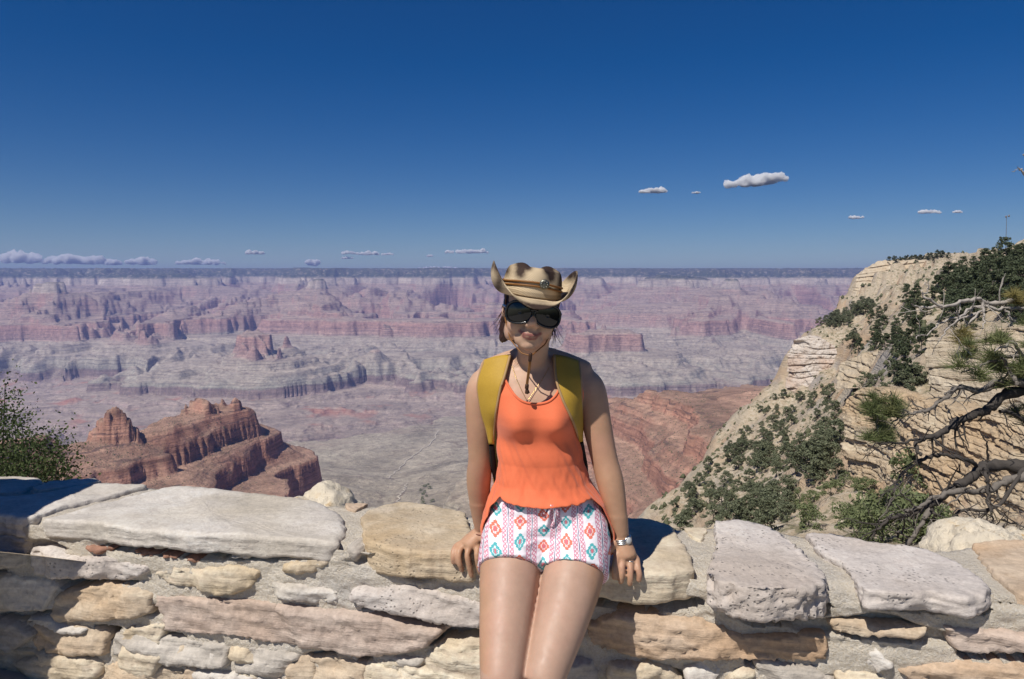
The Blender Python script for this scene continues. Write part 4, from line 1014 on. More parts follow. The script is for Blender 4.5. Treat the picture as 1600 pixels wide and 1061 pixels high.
def fuse(me, voxel, smooth_it=4, fac=.5):
    o = bpy.data.objects.new('tmp', me); COL.objects.link(o)
    m = o.modifiers.new('r', 'REMESH'); m.mode = 'VOXEL'; m.voxel_size = voxel; m.use_smooth_shade = True
    if smooth_it: q = o.modifiers.new('s', 'SMOOTH'); q.iterations = smooth_it; q.factor = fac
    dg = bpy.context.evaluated_depsgraph_get(); out = bpy.data.meshes.new_from_object(o.evaluated_get(dg))
    bpy.data.objects.remove(o); return out

person = empty('person', (.02, 2.05, 0)); tag(person, 'person in orange tank top and patterned shorts sitting on the edge of the wall', 'person')
# ---------------------------------------------------------------- body
B = Soup()
th = np.linspace(0, 2 * math.pi, 40, endpoint=False)
zs = np.linspace(.665, 1.36, 46)
V = np.concatenate([torso_pt(th, np.full(40, z), -.004) for z in zs]); m = len(V)
V = np.concatenate([V, [[.118, 2.5, .655]], [[.067, 2.515, 1.365]]])
F = [tuple(f) for f in grid_faces(46, 40, True)] + [(m, (j + 1) % 40, j) for j in range(40)] + [(m + 1, m - 40 + j, m - 40 + (j + 1) % 40) for j in range(40)]
B.add(V, F)
# neck, trapezius
HC = A3(824, 547, 2.335)                                  # chin
B.limb([A3(832, 600, 2.52), A3(832, 572, 2.50), A3(833, 545, 2.455), A3(836, 515, 2.44)], [.066, .054, .050, .052], 24)
for sx, sy in ((758, 581), (917, 583)):
    B.limb([A3(833, 556, 2.515), A3((833 + sx) / 2, 566, 2.53), A3(sx, sy, 2.53)], [.038, .040, .040], 18)
# arms: shoulder, elbow, wrist
RA = [A3(762, 588, 2.525), A3(752, 608, 2.525), A3(750, 660, 2.535), A3(751, 714, 2.56), A3(748, 750, 2.59), A3(750, 795, 2.625), A3(753, 824, 2.645)]
B.limb(RA, [.042, .052, .048, .043, .044, .034, .0265], 24)
LA = [A3(912, 590, 2.525), A3(922, 610, 2.52), A3(932, 660, 2.51), A3(944, 716, 2.50), A3(954, 755, 2.49), A3(964, 802, 2.48), A3(970, 836, 2.48)]
B.limb(LA, [.042, .053, .050, .045, .046, .035, .0265], 24)
# hands
def hand(wrist, knuckles, fingers, thumb, up):
    w_ = np.asarray(wrist); K = np.asarray(knuckles); kc = K.mean(0)
    B.limb([w_, w_ * .6 + kc * .4, w_ * .15 + kc * .85, kc], [.026, .030, .034, .031], 20, 5, (up, .52))
    for k_ in K: B.limb([w_ * .5 + kc * .5, k_], [.011, .0112], 10, 3)
    for f in fingers: B.limb(f, [.0110, .0104, .0100, .0094, .0080][:len(f)], 12, 4)
    B.limb(thumb, [.014, .0125, .0105, .0085], 12, 4)
YR = 2.612
kn = [A3(714, 852, 2.645), A3(724, 850, 2.64), A3(736, 850, 2.635), A3(747, 851, 2.63)]
hand(A3(753, 828, 2.648), kn, [
    [kn[0], A3(709, 860, 2.625), A3(708, 870, YR), A3(709, 880, YR + .004)],
    [kn[1], A3(717, 864, 2.612), A3(718, 879, YR - .006), A3(722, 892, YR + .004)],
    [kn[2], A3(730, 866, 2.604), A3(733, 884, YR - .008), A3(737, 901, YR + .002)],
    [kn[3], A3(745, 867, 2.600), A3(747, 882, YR - .008), A3(750, 896, YR + .002)]],
    [A3(754, 838, 2.63), A3(760, 852, 2.60), A3(759, 864, 2.585), A3(757, 875, 2.59)], (0, -.35, 1))
YL = 2.452
kn = [A3(964, 866, 2.45), A3(974, 868, 2.455), A3(985, 870, 2.46), A3(995, 873, 2.465)]
hand(A3(971, 838, 2.478), kn, [
    [kn[0], A3(961, 882, 2.432), A3(960, 893, 2.425), A3(960, 904, 2.43)],
    [kn[1], A3(972, 886, 2.430), A3(971, 900, 2.424), A3(970, 911, 2.43)],
    [kn[2], A3(985, 889, 2.432), A3(985, 903, 2.426), A3(984, 914, 2.432)],
    [kn[3], A3(997, 888, 2.440), A3(999, 898, 2.434), A3(998, 908, 2.438)]],
    [A3(962, 846, 2.465), A3(950, 862, 2.448), A3(945, 877, 2.44), A3(944, 890, 2.44)], (0, -.35, 1))
RING_AT = (kn[2] + A3(985, 889, 2.432)) / 2
# legs
RL = [A3(812, 812, 2.50), A3(802, 850, 2.44), A3(796, 900, 2.36), A3(791, 960, 2.27), A3(786, 1020, 2.18), A3(783, 1062, 2.125)]
kz = RL[-1]; RLf = RL + [np.array([kz[0] - .004, 2.125, .42]), np.array([kz[0] - .004, 2.15, .32]), np.array([kz[0] - .004, 2.155, .16]), np.array([kz[0] - .004, 2.15, .08])]
B.limb(RLf, [.098, .099, .094, .083, .071, .062, .058, .062, .040, .036], 28)
LL = [A3(896, 812, 2.50), A3(901, 850, 2.44), A3(895, 900, 2.36), A3(880, 960, 2.27), A3(862, 1020, 2.19), A3(849, 1062, 2.14)]
kz2 = LL[-1]; LLf = LL + [np.array([kz2[0] - .006, 2.14, .42]), np.array([kz2[0] - .008, 2.165, .32]), np.array([kz2[0] - .010, 2.17, .16]), np.array([kz2[0] - .010, 2.165, .08])]
B.limb(LLf, [.098, .102, .097, .083, .070, .061, .058, .062, .040, .036], 28)
B.ball(RL[-1] + np.array([0, -.012, 0]), (.045, .04, .05)); B.ball(LL[-1] + np.array([0, -.012, 0]), (.045, .04, .05))
for a in (RLf[-1], LLf[-1]): B.limb([a + np.array([0, .04, -.045]), a + np.array([0, -.04, -.05]), a + np.array([0, -.13, -.058])], [.034, .036, .026], 16, 4, ((0, 0, 1), .7))
# head, modelled upright then tilted: origin at the chin, facing -y
HS = 1.09; roll = R(-8.5); HM = Matrix.Rotation(-roll, 3, 'Y') @ Matrix.Rotation(R(3), 3, 'X') @ Matrix.Rotation(R(4), 3, 'Z')
HMn = np.array(HM)
def HP(x, y, z): return HC + HMn @ (np.array([x, y + .070, z]) * HS)
def hb(c, r): B.ball(HP(*c), np.array(r) * HS, HMn, 22, 16)
hb((0, .018, .128), (.074, .092, .086)); hb((0, -.012, .085), (.064, .066, .075)); hb((0, -.050, .030), (.042, .030, .032)); hb((0, -.062, .014), (.024, .020, .017))
for s_ in (-1, 1):
    hb((s_ * .036, -.038, .066), (.030, .034, .032)); hb((s_ * .048, -.005, .045), (.022, .040, .034)); hb((s_ * .074, .012, .092), (.008, .018, .030)); hb((s_ * .012, -.088, .072), (.009, .010, .008))
hb((0, -.066, .047), (.030, .020, .026))
B.limb([HP(0, -.074, .112), HP(0, -.090, .092), HP(0, -.101, .077)], [.009 * HS, .0105 * HS, .0125 * HS], 14, 4)
LIPS = [[HP(-.030, -.064, .052), HP(-.018, -.081, .046), HP(0, -.087, .0445), HP(.018, -.081, .046), HP(.030, -.064, .052)], [HP(-.027, -.066, .050), HP(-.015, -.079, .038), HP(0, -.084, .035), HP(.015, -.079, .038), HP(.027, -.066, .050)]]
for L_ in LIPS: B.limb(L_, [.0028, .0042, .0046, .0042, .0028], 10, 4)
body_me = fuse(B.obj('body'), .0047, 2, .5)
def relax(me, it, weight):
    n = len(me.vertices); q = np.zeros(n * 3, np.float32); me.vertices.foreach_get('co', q); q = q.reshape(-1, 3).astype(float)
    e = np.zeros(len(me.edges) * 2, np.int32); me.edges.foreach_get('vertices', e); e = e.reshape(-1, 2); w_ = weight(q)[:, None]
    deg = np.bincount(e.ravel(), minlength=n)[:, None]
    for _ in range(it):
        s = np.stack([np.bincount(e[:, 0], q[e[:, 1], k], n) + np.bincount(e[:, 1], q[e[:, 0], k], n) for k in range(3)], -1) / np.maximum(deg, 1)
        q = q + w_ * .6 * (s - q)
    me.vertices.foreach_set('co', q.astype(np.float32).ravel()); me.update()
relax(body_me, 26, lambda q: np.where((q[:, 2] < .84) & (q[:, 1] > 2.33) & ((q[:, 0] < -.045) | (q[:, 0] > .305)), .0, np.where(q[:, 2] > 1.385, .0, np.where((q[:, 2] < .76) & (np.abs(q[:, 0] - np.interp(q[:, 2], [.45, .56, .70, .80], [.02, .044, .09, .1])) < .028), .25, 1.0))))
# skin tone: albedo only, warmer on arms, rosy lips
co = np.zeros(len(body_me.vertices) * 3, np.float32); body_me.vertices.foreach_get('co', co); co = co.reshape(-1, 3)
colr = np.tile(np.array([.50, .315, .215]), (len(co), 1))
leg = sstep(.86, .70, co[:, 2]) * sstep(2.52, 2.44, co[:, 1]) * (np.abs(co[:, 0] - .1) < .23)
colr = colr * (1 - leg[:, None]) + leg[:, None] * np.array([.43, .275, .200])
arm = (sstep(-.045, -.085, co[:, 0]) + sstep(.215, .255, co[:, 0])) * sstep(1.33, 1.16, co[:, 2]) * (co[:, 2] > .5); colr = colr * (1 - arm[:, None]) + arm[:, None] * np.array([.43, .250, .155])
lp = np.array(LIPS[0] + LIPS[1]); 
def seg_d(P, A_, B_):
    d = B_ - A_; t = np.clip(((P - A_) @ d) / (d @ d), 0, 1); return np.linalg.norm(P - A_ - t[:, None] * d, axis=1)
ld = np.min([seg_d(co, L_[i], L_[i + 1]) for L_ in LIPS for i in range(4)], axis=0); lk = sstep(.0075, .0045, ld)[:, None]
colr = colr * (1 - lk) + lk * np.array([.25, .095, .08])
gap = np.min([seg_d(co, (LIPS[0][i] + LIPS[1][i]) / 2, (LIPS[0][i + 1] + LIPS[1][i + 1]) / 2) for i in range(4)], axis=0); gk = sstep(.0042, .0022, gap)[:, None]; colr = colr * (1 - gk) + gk * np.array([.10, .03, .03])
at = body_me.color_attributes.new('tone', 'FLOAT_COLOR', 'POINT'); at.data.foreach_set('color', np.concatenate([colr, np.ones((len(co), 1))], 1).astype(np.float32).ravel())
b = NB('skin'); vc = b.n('VertexColor', layer_name='tone').outputs[0]; p = b.pos()
c = b.mix(.6, vc, b.ramp(b.noise(p, 18, 7, .7), [(.3, .42), (.7, .58)]), 'OVERLAY')
c = b.mix(b.ramp(b.noise(p, 7, 4), [(.48, 0), (.66, .30)]), c, (.50, .25, .19))
b.base(c); b.rough(b.ramp(b.noise(p, 60, 3), [(.3, .44), (.7, .58)])); b.sp(.30); b.p.inputs['Subsurface Weight'].default_value = .10; b.p.inputs['Subsurface Radius'].default_value = (.012, .005, .003); b.p.inputs['Subsurface Scale'].default_value = 1.0
b.bump(b.noise(p, 420, 3), .12, .001)
body_me.materials.clear(); body = link('body', body_me, b.m, person)

# ---------------------------------------------------------------- tank top
TOP_T = np.radians([0, 14, 24, 33, 42, 52, 64, 78, 92, 110, 130, 155, 180]); TOP_Z = np.array([1.222, 1.232, 1.268, 1.322, 1.342, 1.318, 1.25, 1.185, 1.165, 1.19, 1.28, 1.31, 1.305])
HEM_T = np.radians([0, 30, 52, 64, 74, 84, 100, 180]); HEM_Z = np.array([.900, .905, .915, .88, .80, .715, .66, .655])
def cloth_grid(nt, nz):
    th = np.linspace(-math.pi, math.pi, nt, endpoint=False); a = np.abs(th)
    zt = np.interp(a, TOP_T, TOP_Z)
    for _ in range(14): zt = .25 * np.roll(zt, 1) + .5 * zt + .25 * np.roll(zt, -1)
    global TOPS; TOPS = (th, zt); zb = np.interp(a, HEM_T, HEM_Z) + .006 * fbm2(th * 4, th * 0 + 2.2, 3, 401)
    rows = []
    for k in range(nz):
        f = k / (nz - 1); z = zb + (zt - zb) * f
        low = sstep(1.10, .93, z); off = .007 + .007 * sstep(1.14, 1.02, z) + .005 * low * (1 - sstep(.9, .8, z))
        P = torso_pt(th, z, 0.0) + 0
        P2 = torso_pt(th, z, off)
        n = P2 - P; n /= np.linalg.norm(n, axis=1, keepdims=True) + 1e-9
        # folds: radiating from the bust and gathered over the waist
        fold = .0028 * low * fbm2(th * 5 + 4 * z, z * 14 - th * 3, 2, 403) + .0095 * sstep(1.13, 1.06, z) * (1 - sstep(.97, .90, z) * .3) * fbm2(th * 1.6 + 4 * z, z * 11 + th * 3.4, 2, 407, .35)
        drape = .012 * np.exp(-((z - 1.045) / .05) ** 2) * np.clip(np.cos(th), 0, 1)
        hemb = .010 * np.exp(-((z - zb) / .018) ** 2) * np.clip(np.cos(th * .9), 0, 1)
        Q = P2 + n * (fold + drape * .8 + hemb)[:, None]
        # tails flare over the hips
        fl = sstep(.90, .76, z); Q[:, 0] += np.sign(th) * fl * .010; Q[:, 1] -= fl * .012 * (a < 1.6)
        rows.append(Q)
    return np.concatenate(rows), grid_faces(nz, nt, True)
V, F = cloth_grid(240, 110); tt = mesh_np('tank_top', V, F)
b = NB('orange_jersey'); p = b.pos()
c = b.mix(b.noise(p, 6, 4), (.70, .150, .062), (.77, .180, .078)); c = b.mix(.22, c, b.ramp(b.noise(p, 260, 3), [(.3, .4), (.7, .6)]), 'OVERLAY')
b.base(c); b.rough(.75); b.sp(.22); b.p.inputs['Sheen Weight'].default_value = .15; b.bump(b.noise(b.mapping(p, (1, 1, 2.2), (0, .5, 0)), 9, 2), .18, .008)
top_o = link('tank_top', tt, b.m, person); sm = top_o.modifiers.new('s', 'SOLIDIFY'); sm.thickness = .0022; sm.offset = 1
# neckline binding
th_ = np.linspace(-.60, .60, 60); zt_ = np.interp(th_, *TOPS); Pn = torso_pt(th_, zt_, .0095)
g = Geo(); g.add(*tube(Pn, np.full(60, .0042), 8)); bo = link('neck_binding', g.mesh('neck_binding'), b.m, top_o)

# ---------------------------------------------------------------- shorts
Sh = Soup()
zs2 = np.linspace(.70, .945, 22); V = np.concatenate([torso_pt(th, np.full(40, z), .006) for z in zs2]); m = len(V)
V = np.concatenate([V, [[.118, 2.5, .69]], [[.1, 2.505, .95]]]); Sh.add(V, [tuple(f) for f in grid_faces(22, 40, True)] + [(m, (j + 1) % 40, j) for j in range(40)] + [(m + 1, m - 40 + j, m - 40 + (j + 1) % 40) for j in range(40)])
def cut_limb(pts, rad, ext):
    P = np.asarray(pts); C = []; Rr = []
    for t in np.linspace(0, len(P) - 1, 14):
        i = min(int(t), len(P) - 2); f = t - i; C.append(P[i] * (1 - f) + P[i + 1] * f); Rr.append(rad[i] * (1 - f) + rad[i + 1] * f)
    C = np.array(C); V, F = tube(C, np.array(Rr), 32); m = len(V); V = np.concatenate([V, [C[0]], [C[-1]]])
    Sh.add(V, [tuple(f) for f in F] + [(m, (j + 1) % 32, j) for j in range(32)] + [(m + 1, m - 32 + j, m - 32 + (j + 1) % 32) for j in range(32)])
hemR = A3(798, 892, 2.372); hemL = A3(897, 898, 2.366)
cut_limb([RL[0], RL[1], hemR], [.108, .108, .107], 0); cut_limb([LL[0], LL[1], hemL], [.108, .111, .110], 0)
sh_me = fuse(Sh.obj('shorts'), .005, 2, .4)
sc = np.zeros(len(sh_me.vertices) * 3, np.float32); sh_me.vertices.foreach_get('co', sc); sc = sc.reshape(-1, 3).astype(float)
nr_ = np.zeros(len(sh_me.vertices) * 3, np.float32); sh_me.vertices.foreach_get('normal', nr_); nr_ = nr_.reshape(-1, 3)
crotch = A3(848, 860, 2.40); dc = np.linalg.norm((sc - crotch)[:, [0, 2]], axis=1)
wr = .0070 * fbm3(sc[:, 0] * 9, sc[:, 1] * 9, sc[:, 2] * 42, 3, 431) * sstep(.16, .05, dc) + .0035 * fbm3(sc[:, 0] * 30, sc[:, 1] * 20, sc[:, 2] * 12, 2, 433) * sstep(.86, .91, sc[:, 2]) + .0036 * fbm3(sc[:, 0] * 14, sc[:, 1] * 14, sc[:, 2] * 22, 3, 435)
sh_me.vertices.foreach_set('co', (sc + nr_ * wr[:, None]).astype(np.float32).ravel()); sh_me.update()
b = NB('printed_cotton'); o_ = b.sep(b.pos()); X_ = o_[0]; Z_ = o_[2]
wv = b.math('MULTIPLY', b.math('SUBTRACT', b.noise(b.pos(), 9, 3), .5), .026)
u = b.math('DIVIDE', b.math('ADD', b.math('ADD', X_, wv), 2.012), .074); uf = b.math('SUBTRACT', b.math('FRACT', u), .5); ua = b.math('ABSOLUTE', uf); uc = b.math('FLOOR', u)
v = b.math('ADD', b.math('DIVIDE', Z_, .050), b.math('MULTIPLY', uc, .5)); vf = b.math('ABSOLUTE', b.math('SUBTRACT', b.math('FRACT', v), .5)); vi = b.math('FLOOR', v)
par = b.math('MODULO', b.math('ADD', b.math('ADD', vi, uc), 200), 2)
# stepped diamonds in the white bands
du = b.math('DIVIDE', b.math('FLOOR', b.math('MULTIPLY', ua, 52)), 52); dv = b.math('DIVIDE', b.math('FLOOR', b.math('MULTIPLY', vf, 26)), 26)
zz_ = b.math('MULTIPLY', b.math('ABSOLUTE', b.math('SUBTRACT', b.math('FRACT', b.math('MULTIPLY', vf, 7)), .5)), .16)
dd = b.math('ADD', b.math('ADD', b.math('MULTIPLY', du, 1.6), dv), b.math('SUBTRACT', zz_, b.math('MULTIPLY', b.noise(b.pos(), 55, 3), .16)))
dia = b.math('LESS_THAN', dd, .36); dia2 = b.math('LESS_THAN', b.math('ABSOLUTE', b.math('SUBTRACT', dd, .14)), .025); dia3 = b.math('LESS_THAN', dd, .05)
dcol = b.mix(b.math('GREATER_THAN', par, .5), (.09, .40, .42), (.72, .19, .13))
white = (.80, .76, .79)
# lattice bands
lx = b.math('MULTIPLY', X_, 95); lz = b.math('MULTIPLY', Z_, 95)
l1 = b.math('ABSOLUTE', b.math('SUBTRACT', b.math('FRACT', b.math('ADD', lx, lz)), .5)); l2 = b.math('ABSOLUTE', b.math('SUBTRACT', b.math('FRACT', b.math('SUBTRACT', lx, lz)), .5))
lat = b.math('LESS_THAN', b.math('MINIMUM', l1, l2), .17)
inb = b.math('MULTIPLY', b.math('GREATER_THAN', ua, .285), b.math('LESS_THAN', ua, .455))
edge = b.math('LESS_THAN', b.math('ABSOLUTE', b.math('SUBTRACT', ua, .28)), .012)
navy = b.math('GREATER_THAN', ua, .482)
c = b.mix(b.math('MULTIPLY', lat, inb), white, (.58, .20, .27))
c = b.mix(b.math('MULTIPLY', inb, .22), c, (.70, .42, .50))
c = b.mix(dia, c, dcol); c = b.mix(dia2, c, white); c = b.mix(dia3, c, (.58, .16, .20))
c = b.mix(edge, c, (.60, .30, .40)); c = b.mix(b.math('MULTIPLY', navy, .85), c, (.06, .07, .16))
b.base(c); b.rough(.8); b.sp(.2); b.bump(b.noise(b.pos(), 500, 2), .2, .002)
sh_me.materials.clear(); shorts = link('shorts', sh_me, b.m, person)
# drawstring bow
g = Geo(); k0 = on_torso(862, 792, .03)
for pts in ([(862, 790), (868, 800), (866, 815), (862, 822)], [(862, 790), (857, 802), (855, 818), (851, 826)], [(862, 790), (870, 796), (872, 806), (865, 800), (862, 791)], [(862, 790), (852, 794), (850, 803), (857, 800), (861, 791)]):
    P = np.array([A3(x, y, 2.352 + .004 * i) for i, (x, y) in enumerate(pts)]); tq = np.linspace(0, len(P) - 1, 20); P = np.stack([np.interp(tq, np.arange(len(P)), P[:, k]) for k in range(3)], -1); g.add(*tube(P, np.full(20, .0048), 8))
link('drawstring', g.mesh('drawstring'), b.m, shorts)

# ---------------------------------------------------------------- hair
Hh = Soup()
def hh(c, r): Hh.ball(HP(*c), np.array(r) * HS, HMn, 22, 16)
hh((0, .034, .130), (.080, .092, .088)); hh((-.066, .010, .105), (.014, .030, .045)); hh((.068, .012, .100), (.014, .030, .045)); hh((-.056, .045, .045), (.024, .030, .036)); hh((-.064, .040, .014), (.014, .016, .018)); hh((.050, .055, .050), (.030, .03, .04)); hh((0, .07, .05), (.06, .04, .06))
hm_ = fuse(Hh.obj('hair'), .004, 2, .5)
hc_ = np.zeros(len(hm_.vertices) * 3, np.float32); hm_.vertices.foreach_get('co', hc_); hc_ = hc_.reshape(-1, 3).astype(float); hn_ = np.zeros_like(hc_, dtype=np.float32).ravel(); hm_.vertices.foreach_get('normal', hn_)
hc_ += hn_.reshape(-1, 3) * (.0045 * fbm3(hc_[:, 0] * 130, hc_[:, 1] * 130, hc_[:, 2] * 26, 2, 441))[:, None]; hm_.vertices.foreach_set('co', hc_.astype(np.float32).ravel()); hm_.update()
b = NB('dark_brown_hair'); b.base(b.mix(b.noise(b.mapping(b.pos(), (1, 1, .15)), 220, 3), (.018, .009, .007), (.070, .028, .020))); b.rough(.42); b.sp(.4); HAIR = b.m
hm_.materials.clear(); hair = link('hair', hm_, HAIR, person)
g = Geo(); rs = np.random.RandomState(3)
for k in range(46):
    s_ = -1 if rs.rand() < .6 else 1; a0 = HP(s_ * rs.uniform(.062, .080), rs.uniform(-.02, .05), rs.uniform(.06, .115)); L = rs.uniform(.03, .075)
    d = HMn @ np.array([s_ * rs.uniform(-.1, .45), rs.uniform(-.3, .3), -1.0]); t = np.linspace(0, 1, 6)[:, None]
    P = a0 + d * L * t + HMn @ np.array([s_ * rs.uniform(-.3, .5), 0, .2]) * L * t ** 2 * .6; g.add(*tube(P, np.linspace(.0011, .0004, 6), 4))
tag(link('loose_strands', g.mesh('loose_strands'), HAIR, hair), kind='stuff')

# ---------------------------------------------------------------- sandals, below the picture
for a in (RLf[-1], LLf[-1]):
    sb = Soup(); sb.limb([a + np.array([0, .055, -.068]), a + np.array([0, -.04, -.070]), a + np.array([0, -.155, -.070])], [.038, .040, .034], 18, 4, ((0, 0, 1), .26)); g2 = sb.obj('shoe'); so_ = link('shoe', g2, plain('shoe_leather', (.09, .06, .04), .6), person)

# ---------------------------------------------------------------- hat
hat = empty('cowboy_hat', tuple(HP(0, .015, .145))); tag(hat, 'cream straw cowboy hat with dark burnt creases and a rolled brim', 'hat')
def HQ(P):                        # hat coordinates -> world
    return HP(-.005, .013, .149)[None] + (np.asarray(P) * HS) @ HMn.T
nt = 96; tq = np.linspace(0, 2 * math.pi, nt, endpoint=False); ct, st_ = np.cos(tq), np.sin(tq)      # ct: side, st: back(+)/front(-)
rows = []
for f in np.linspace(0, 1, 22):
    a = .084 + f * .072; bb = .101 + f * (.060 + .016 * (st_ > 0))
    side = np.abs(ct) ** 1.8; curl = f ** 1.7
    x = a * ct - np.sign(ct) * side * .036 * f ** 3; y = bb * st_
    z = -.004 + side * .088 * curl - (1 - side) * .026 * f ** 1.2 + .010 * f * np.clip(-st_, 0, 1) * (1 - side) * np.sin(f * 3)
    z = z + .004 * f * np.sin(tq * 3 + .8)
    rows.append(np.stack([x, y, z], -1))
brim_me = mesh_np('brim', HQ(np.concatenate(rows)), grid_faces(22, nt, True))
rows = []
for f in np.linspace(0, 1, 26):
    h = .076 * (1 - (1 - f) ** 1.25); tap = 1 - .16 * f ** 3
    x = .0835 * ct * tap; y = .1005 * st_ * (1 - .14 * f ** 3)
    pinch = np.exp(-((np.abs(ct) - .62) / .26) ** 2) * np.clip(-st_, 0, 1) * sstep(.25, .95, f); x = x * (1 - .26 * pinch); y = y + .010 * pinch
    rows.append(np.stack([x, y, h - .010 * sstep(.5, 1, f) * (st_ > 0) * st_], -1))
top = rows[-1]
for f in np.linspace(.06, 1, 16):
    P = top * np.array([1 - f, 1 - f, 1]); rr_ = 1 - f
    crease = -.026 * np.exp(-(P[:, 0] / .026) ** 2) * np.exp(-((P[:, 1] - .0) / .075) ** 2) * sstep(0, .5, f)
    dome = .022 * (1 - rr_ ** 2); dents = -.016 * np.exp(-((np.abs(P[:, 0]) - .047) / .020) ** 2 - ((P[:, 1] + .045) / .03) ** 2)
    P[:, 2] = P[:, 2] + dome + crease + dents; rows.append(P)
crown_me = mesh_np('crown', HQ(np.concatenate(rows)), grid_faces(len(rows), nt, True))
b = NB('woven_straw'); tc = b.n('TexCoord').outputs['Generated']; p = b.pos()
wvx = b.n('TexWave', wave_type='BANDS', bands_direction='DIAGONAL'); b.put(wvx.inputs['Vector'], p); wvx.inputs['Scale'].default_value = 95; wvx.inputs['Distortion'].default_value = 1.0
wvy = b.n('TexWave', wave_type='BANDS', bands_direction='X'); b.put(wvy.inputs['Vector'], b.mapping(p, (1, -.4, -1), (0, .7, 0))); wvy.inputs['Scale'].default_value = 95; wvy.inputs['Distortion'].default_value = 1.0
wv_ = b.math('MULTIPLY', wvx.outputs[1], wvy.outputs[1])
c = b.mix(b.ramp(wv_, [(.05, 0), (.5, 1)]), (.42, .29, .155), (.72, .585, .40))
c = b.mix(b.noise(p, 9, 3), c, b.mix(.5, c, (.74, .62, .44)))
brn = b.n('VertexColor', layer_name='burn').outputs[0]; brs = b.sep(brn)[0]
brm = b.math('MULTIPLY', brs, b.ramp(b.noise(p, 160, 3, .7), [(.30, .75), (.6, 1)]), clamp=True)
c = b.mix(b.math('MULTIPLY', brm, 1.35, clamp=True), c, (.040, .023, .016)); b.base(c); b.rough(.7); b.sp(.25); b.bump(wv_, .5, .002); STRAW = b.m
def burn(me, fn):
    n = len(me.vertices); q = np.zeros(n * 3, np.float32); me.vertices.foreach_get('co', q); q = q.reshape(-1, 3).astype(float)
    l = ((q - HP(-.005, .013, .149)) @ HMn) / HS; v = np.clip(fn(l), 0, 1)
    a = me.color_attributes.new('burn', 'FLOAT_COLOR', 'POINT'); a.data.foreach_set('color', np.stack([v, v, v, np.ones(n)], -1).astype(np.float32).ravel())
burn(crown_me, lambda l: 1.0 * np.exp(-((np.abs(l[:, 0] + .002) - .043) / .015) ** 2) * sstep(.030, .062, l[:, 2]) * (l[:, 1] < .03) + .9 * np.exp(-((np.abs(l[:, 0]) - .024) / .010) ** 2) * sstep(.062, .08, l[:, 2]) + .95 * np.exp(-((l[:, 0] - .078) / .016) ** 2) * sstep(.0, .03, l[:, 2]) + .8 * np.exp(-((l[:, 0] + .080) / .010) ** 2) * sstep(.03, .06, l[:, 2]) + .35 * (l[:, 2] < .012))
burn(brim_me, lambda l: .95 * sstep(.040, .072, l[:, 2]) * (np.abs(l[:, 0]) > .06) * (.75 + .5 * n2(l[:, 1] * 30, l[:, 2] * 30, 3)) + .75 * np.exp(-((np.abs(l[:, 0]) - .100) / .013) ** 2) * (l[:, 1] < .05) + .8 * np.exp(-((l[:, 1] + .155) / .010) ** 2) + .35 * np.exp(-((l[:, 0] - .02) / .03) ** 2) * (l[:, 1] < -.11))
for nm_, me in (('brim', brim_me), ('crown', crown_me)):
    o = link(nm_, me, STRAW, hat); mo = o.modifiers.new('s', 'SOLIDIFY'); mo.thickness = .0028; mo.offset = 0
LEATHER = plain('brown_cord', (.22, .095, .025), .55, .35)
g = Geo()
for zc in (.020, .030):
    P = HQ(np.stack([.0865 * ct * (1 - .01), .1035 * st_, zc + .012 * (-st_) * 0 + .010 * np.abs(ct) ** 2 * -1 + .012], -1)); P = np.concatenate([P, P[:2]]); g.add(*tube(P, np.full(len(P), .0032), 8))
link('hat_band', g.mesh('hat_band'), LEATHER, hat)
cg = Soup(); cp_ = HQ([[.022, -.104, .040]])[0]; cg.ball(cp_, np.array([.0155, .006, .0155]), HMn, 24, 12)
for k in range(8): cg.ball(cp_ + HMn @ np.array([.0095 * math.cos(k * .785), -.005, .0095 * math.sin(k * .785)]), np.array([.0032, .003, .0032]), HMn, 8, 6)
link('concho', cg.obj('concho'), plain('aged_silver', (.16, .155, .13), .4, .5, .85), hat)
# chin cord, slide and tassel
g = Geo(); slide = A3(829, 556, 2.318)
for s_ in (-1, 1):
    P = np.array([HP(s_ * .078, -.005, .140), HP(s_ * .072, -.020, .075), HP(s_ * .050, -.046, .020), HP(s_ * .016, -.075, -.010), slide]); tt_ = np.linspace(0, 4, 30); P = np.stack([np.interp(tt_, np.arange(5), P[:, k]) for k in range(3)], -1); g.add(*tube(P, np.full(30, .0021), 6))
tas = [slide, A3(827, 575, 2.33), A3(824, 596, 2.345), A3(823, 605, 2.35)]
for dx in (-.002, .002): g.add(*tube(np.array(tas) + np.array([dx, 0, 0]), np.full(4, .0026), 6))
link('chin_cord', g.mesh('chin_cord'), LEATHER, hat)
sg = Soup(); sg.limb([A3(829, 552, 2.316), A3(828, 564, 2.322)], [.0055, .0055], 12, 3); sg.limb([A3(823.5, 601, 2.347), A3(823, 607, 2.35)], [.006, .006], 12, 3); sg.limb([A3(823, 607, 2.35), A3(824, 614, 2.352)], [.004, .008], 12, 3)
link('cord_slide', sg.obj('cord_slide'), plain('dark_leather', (.05, .022, .012), .5), hat)

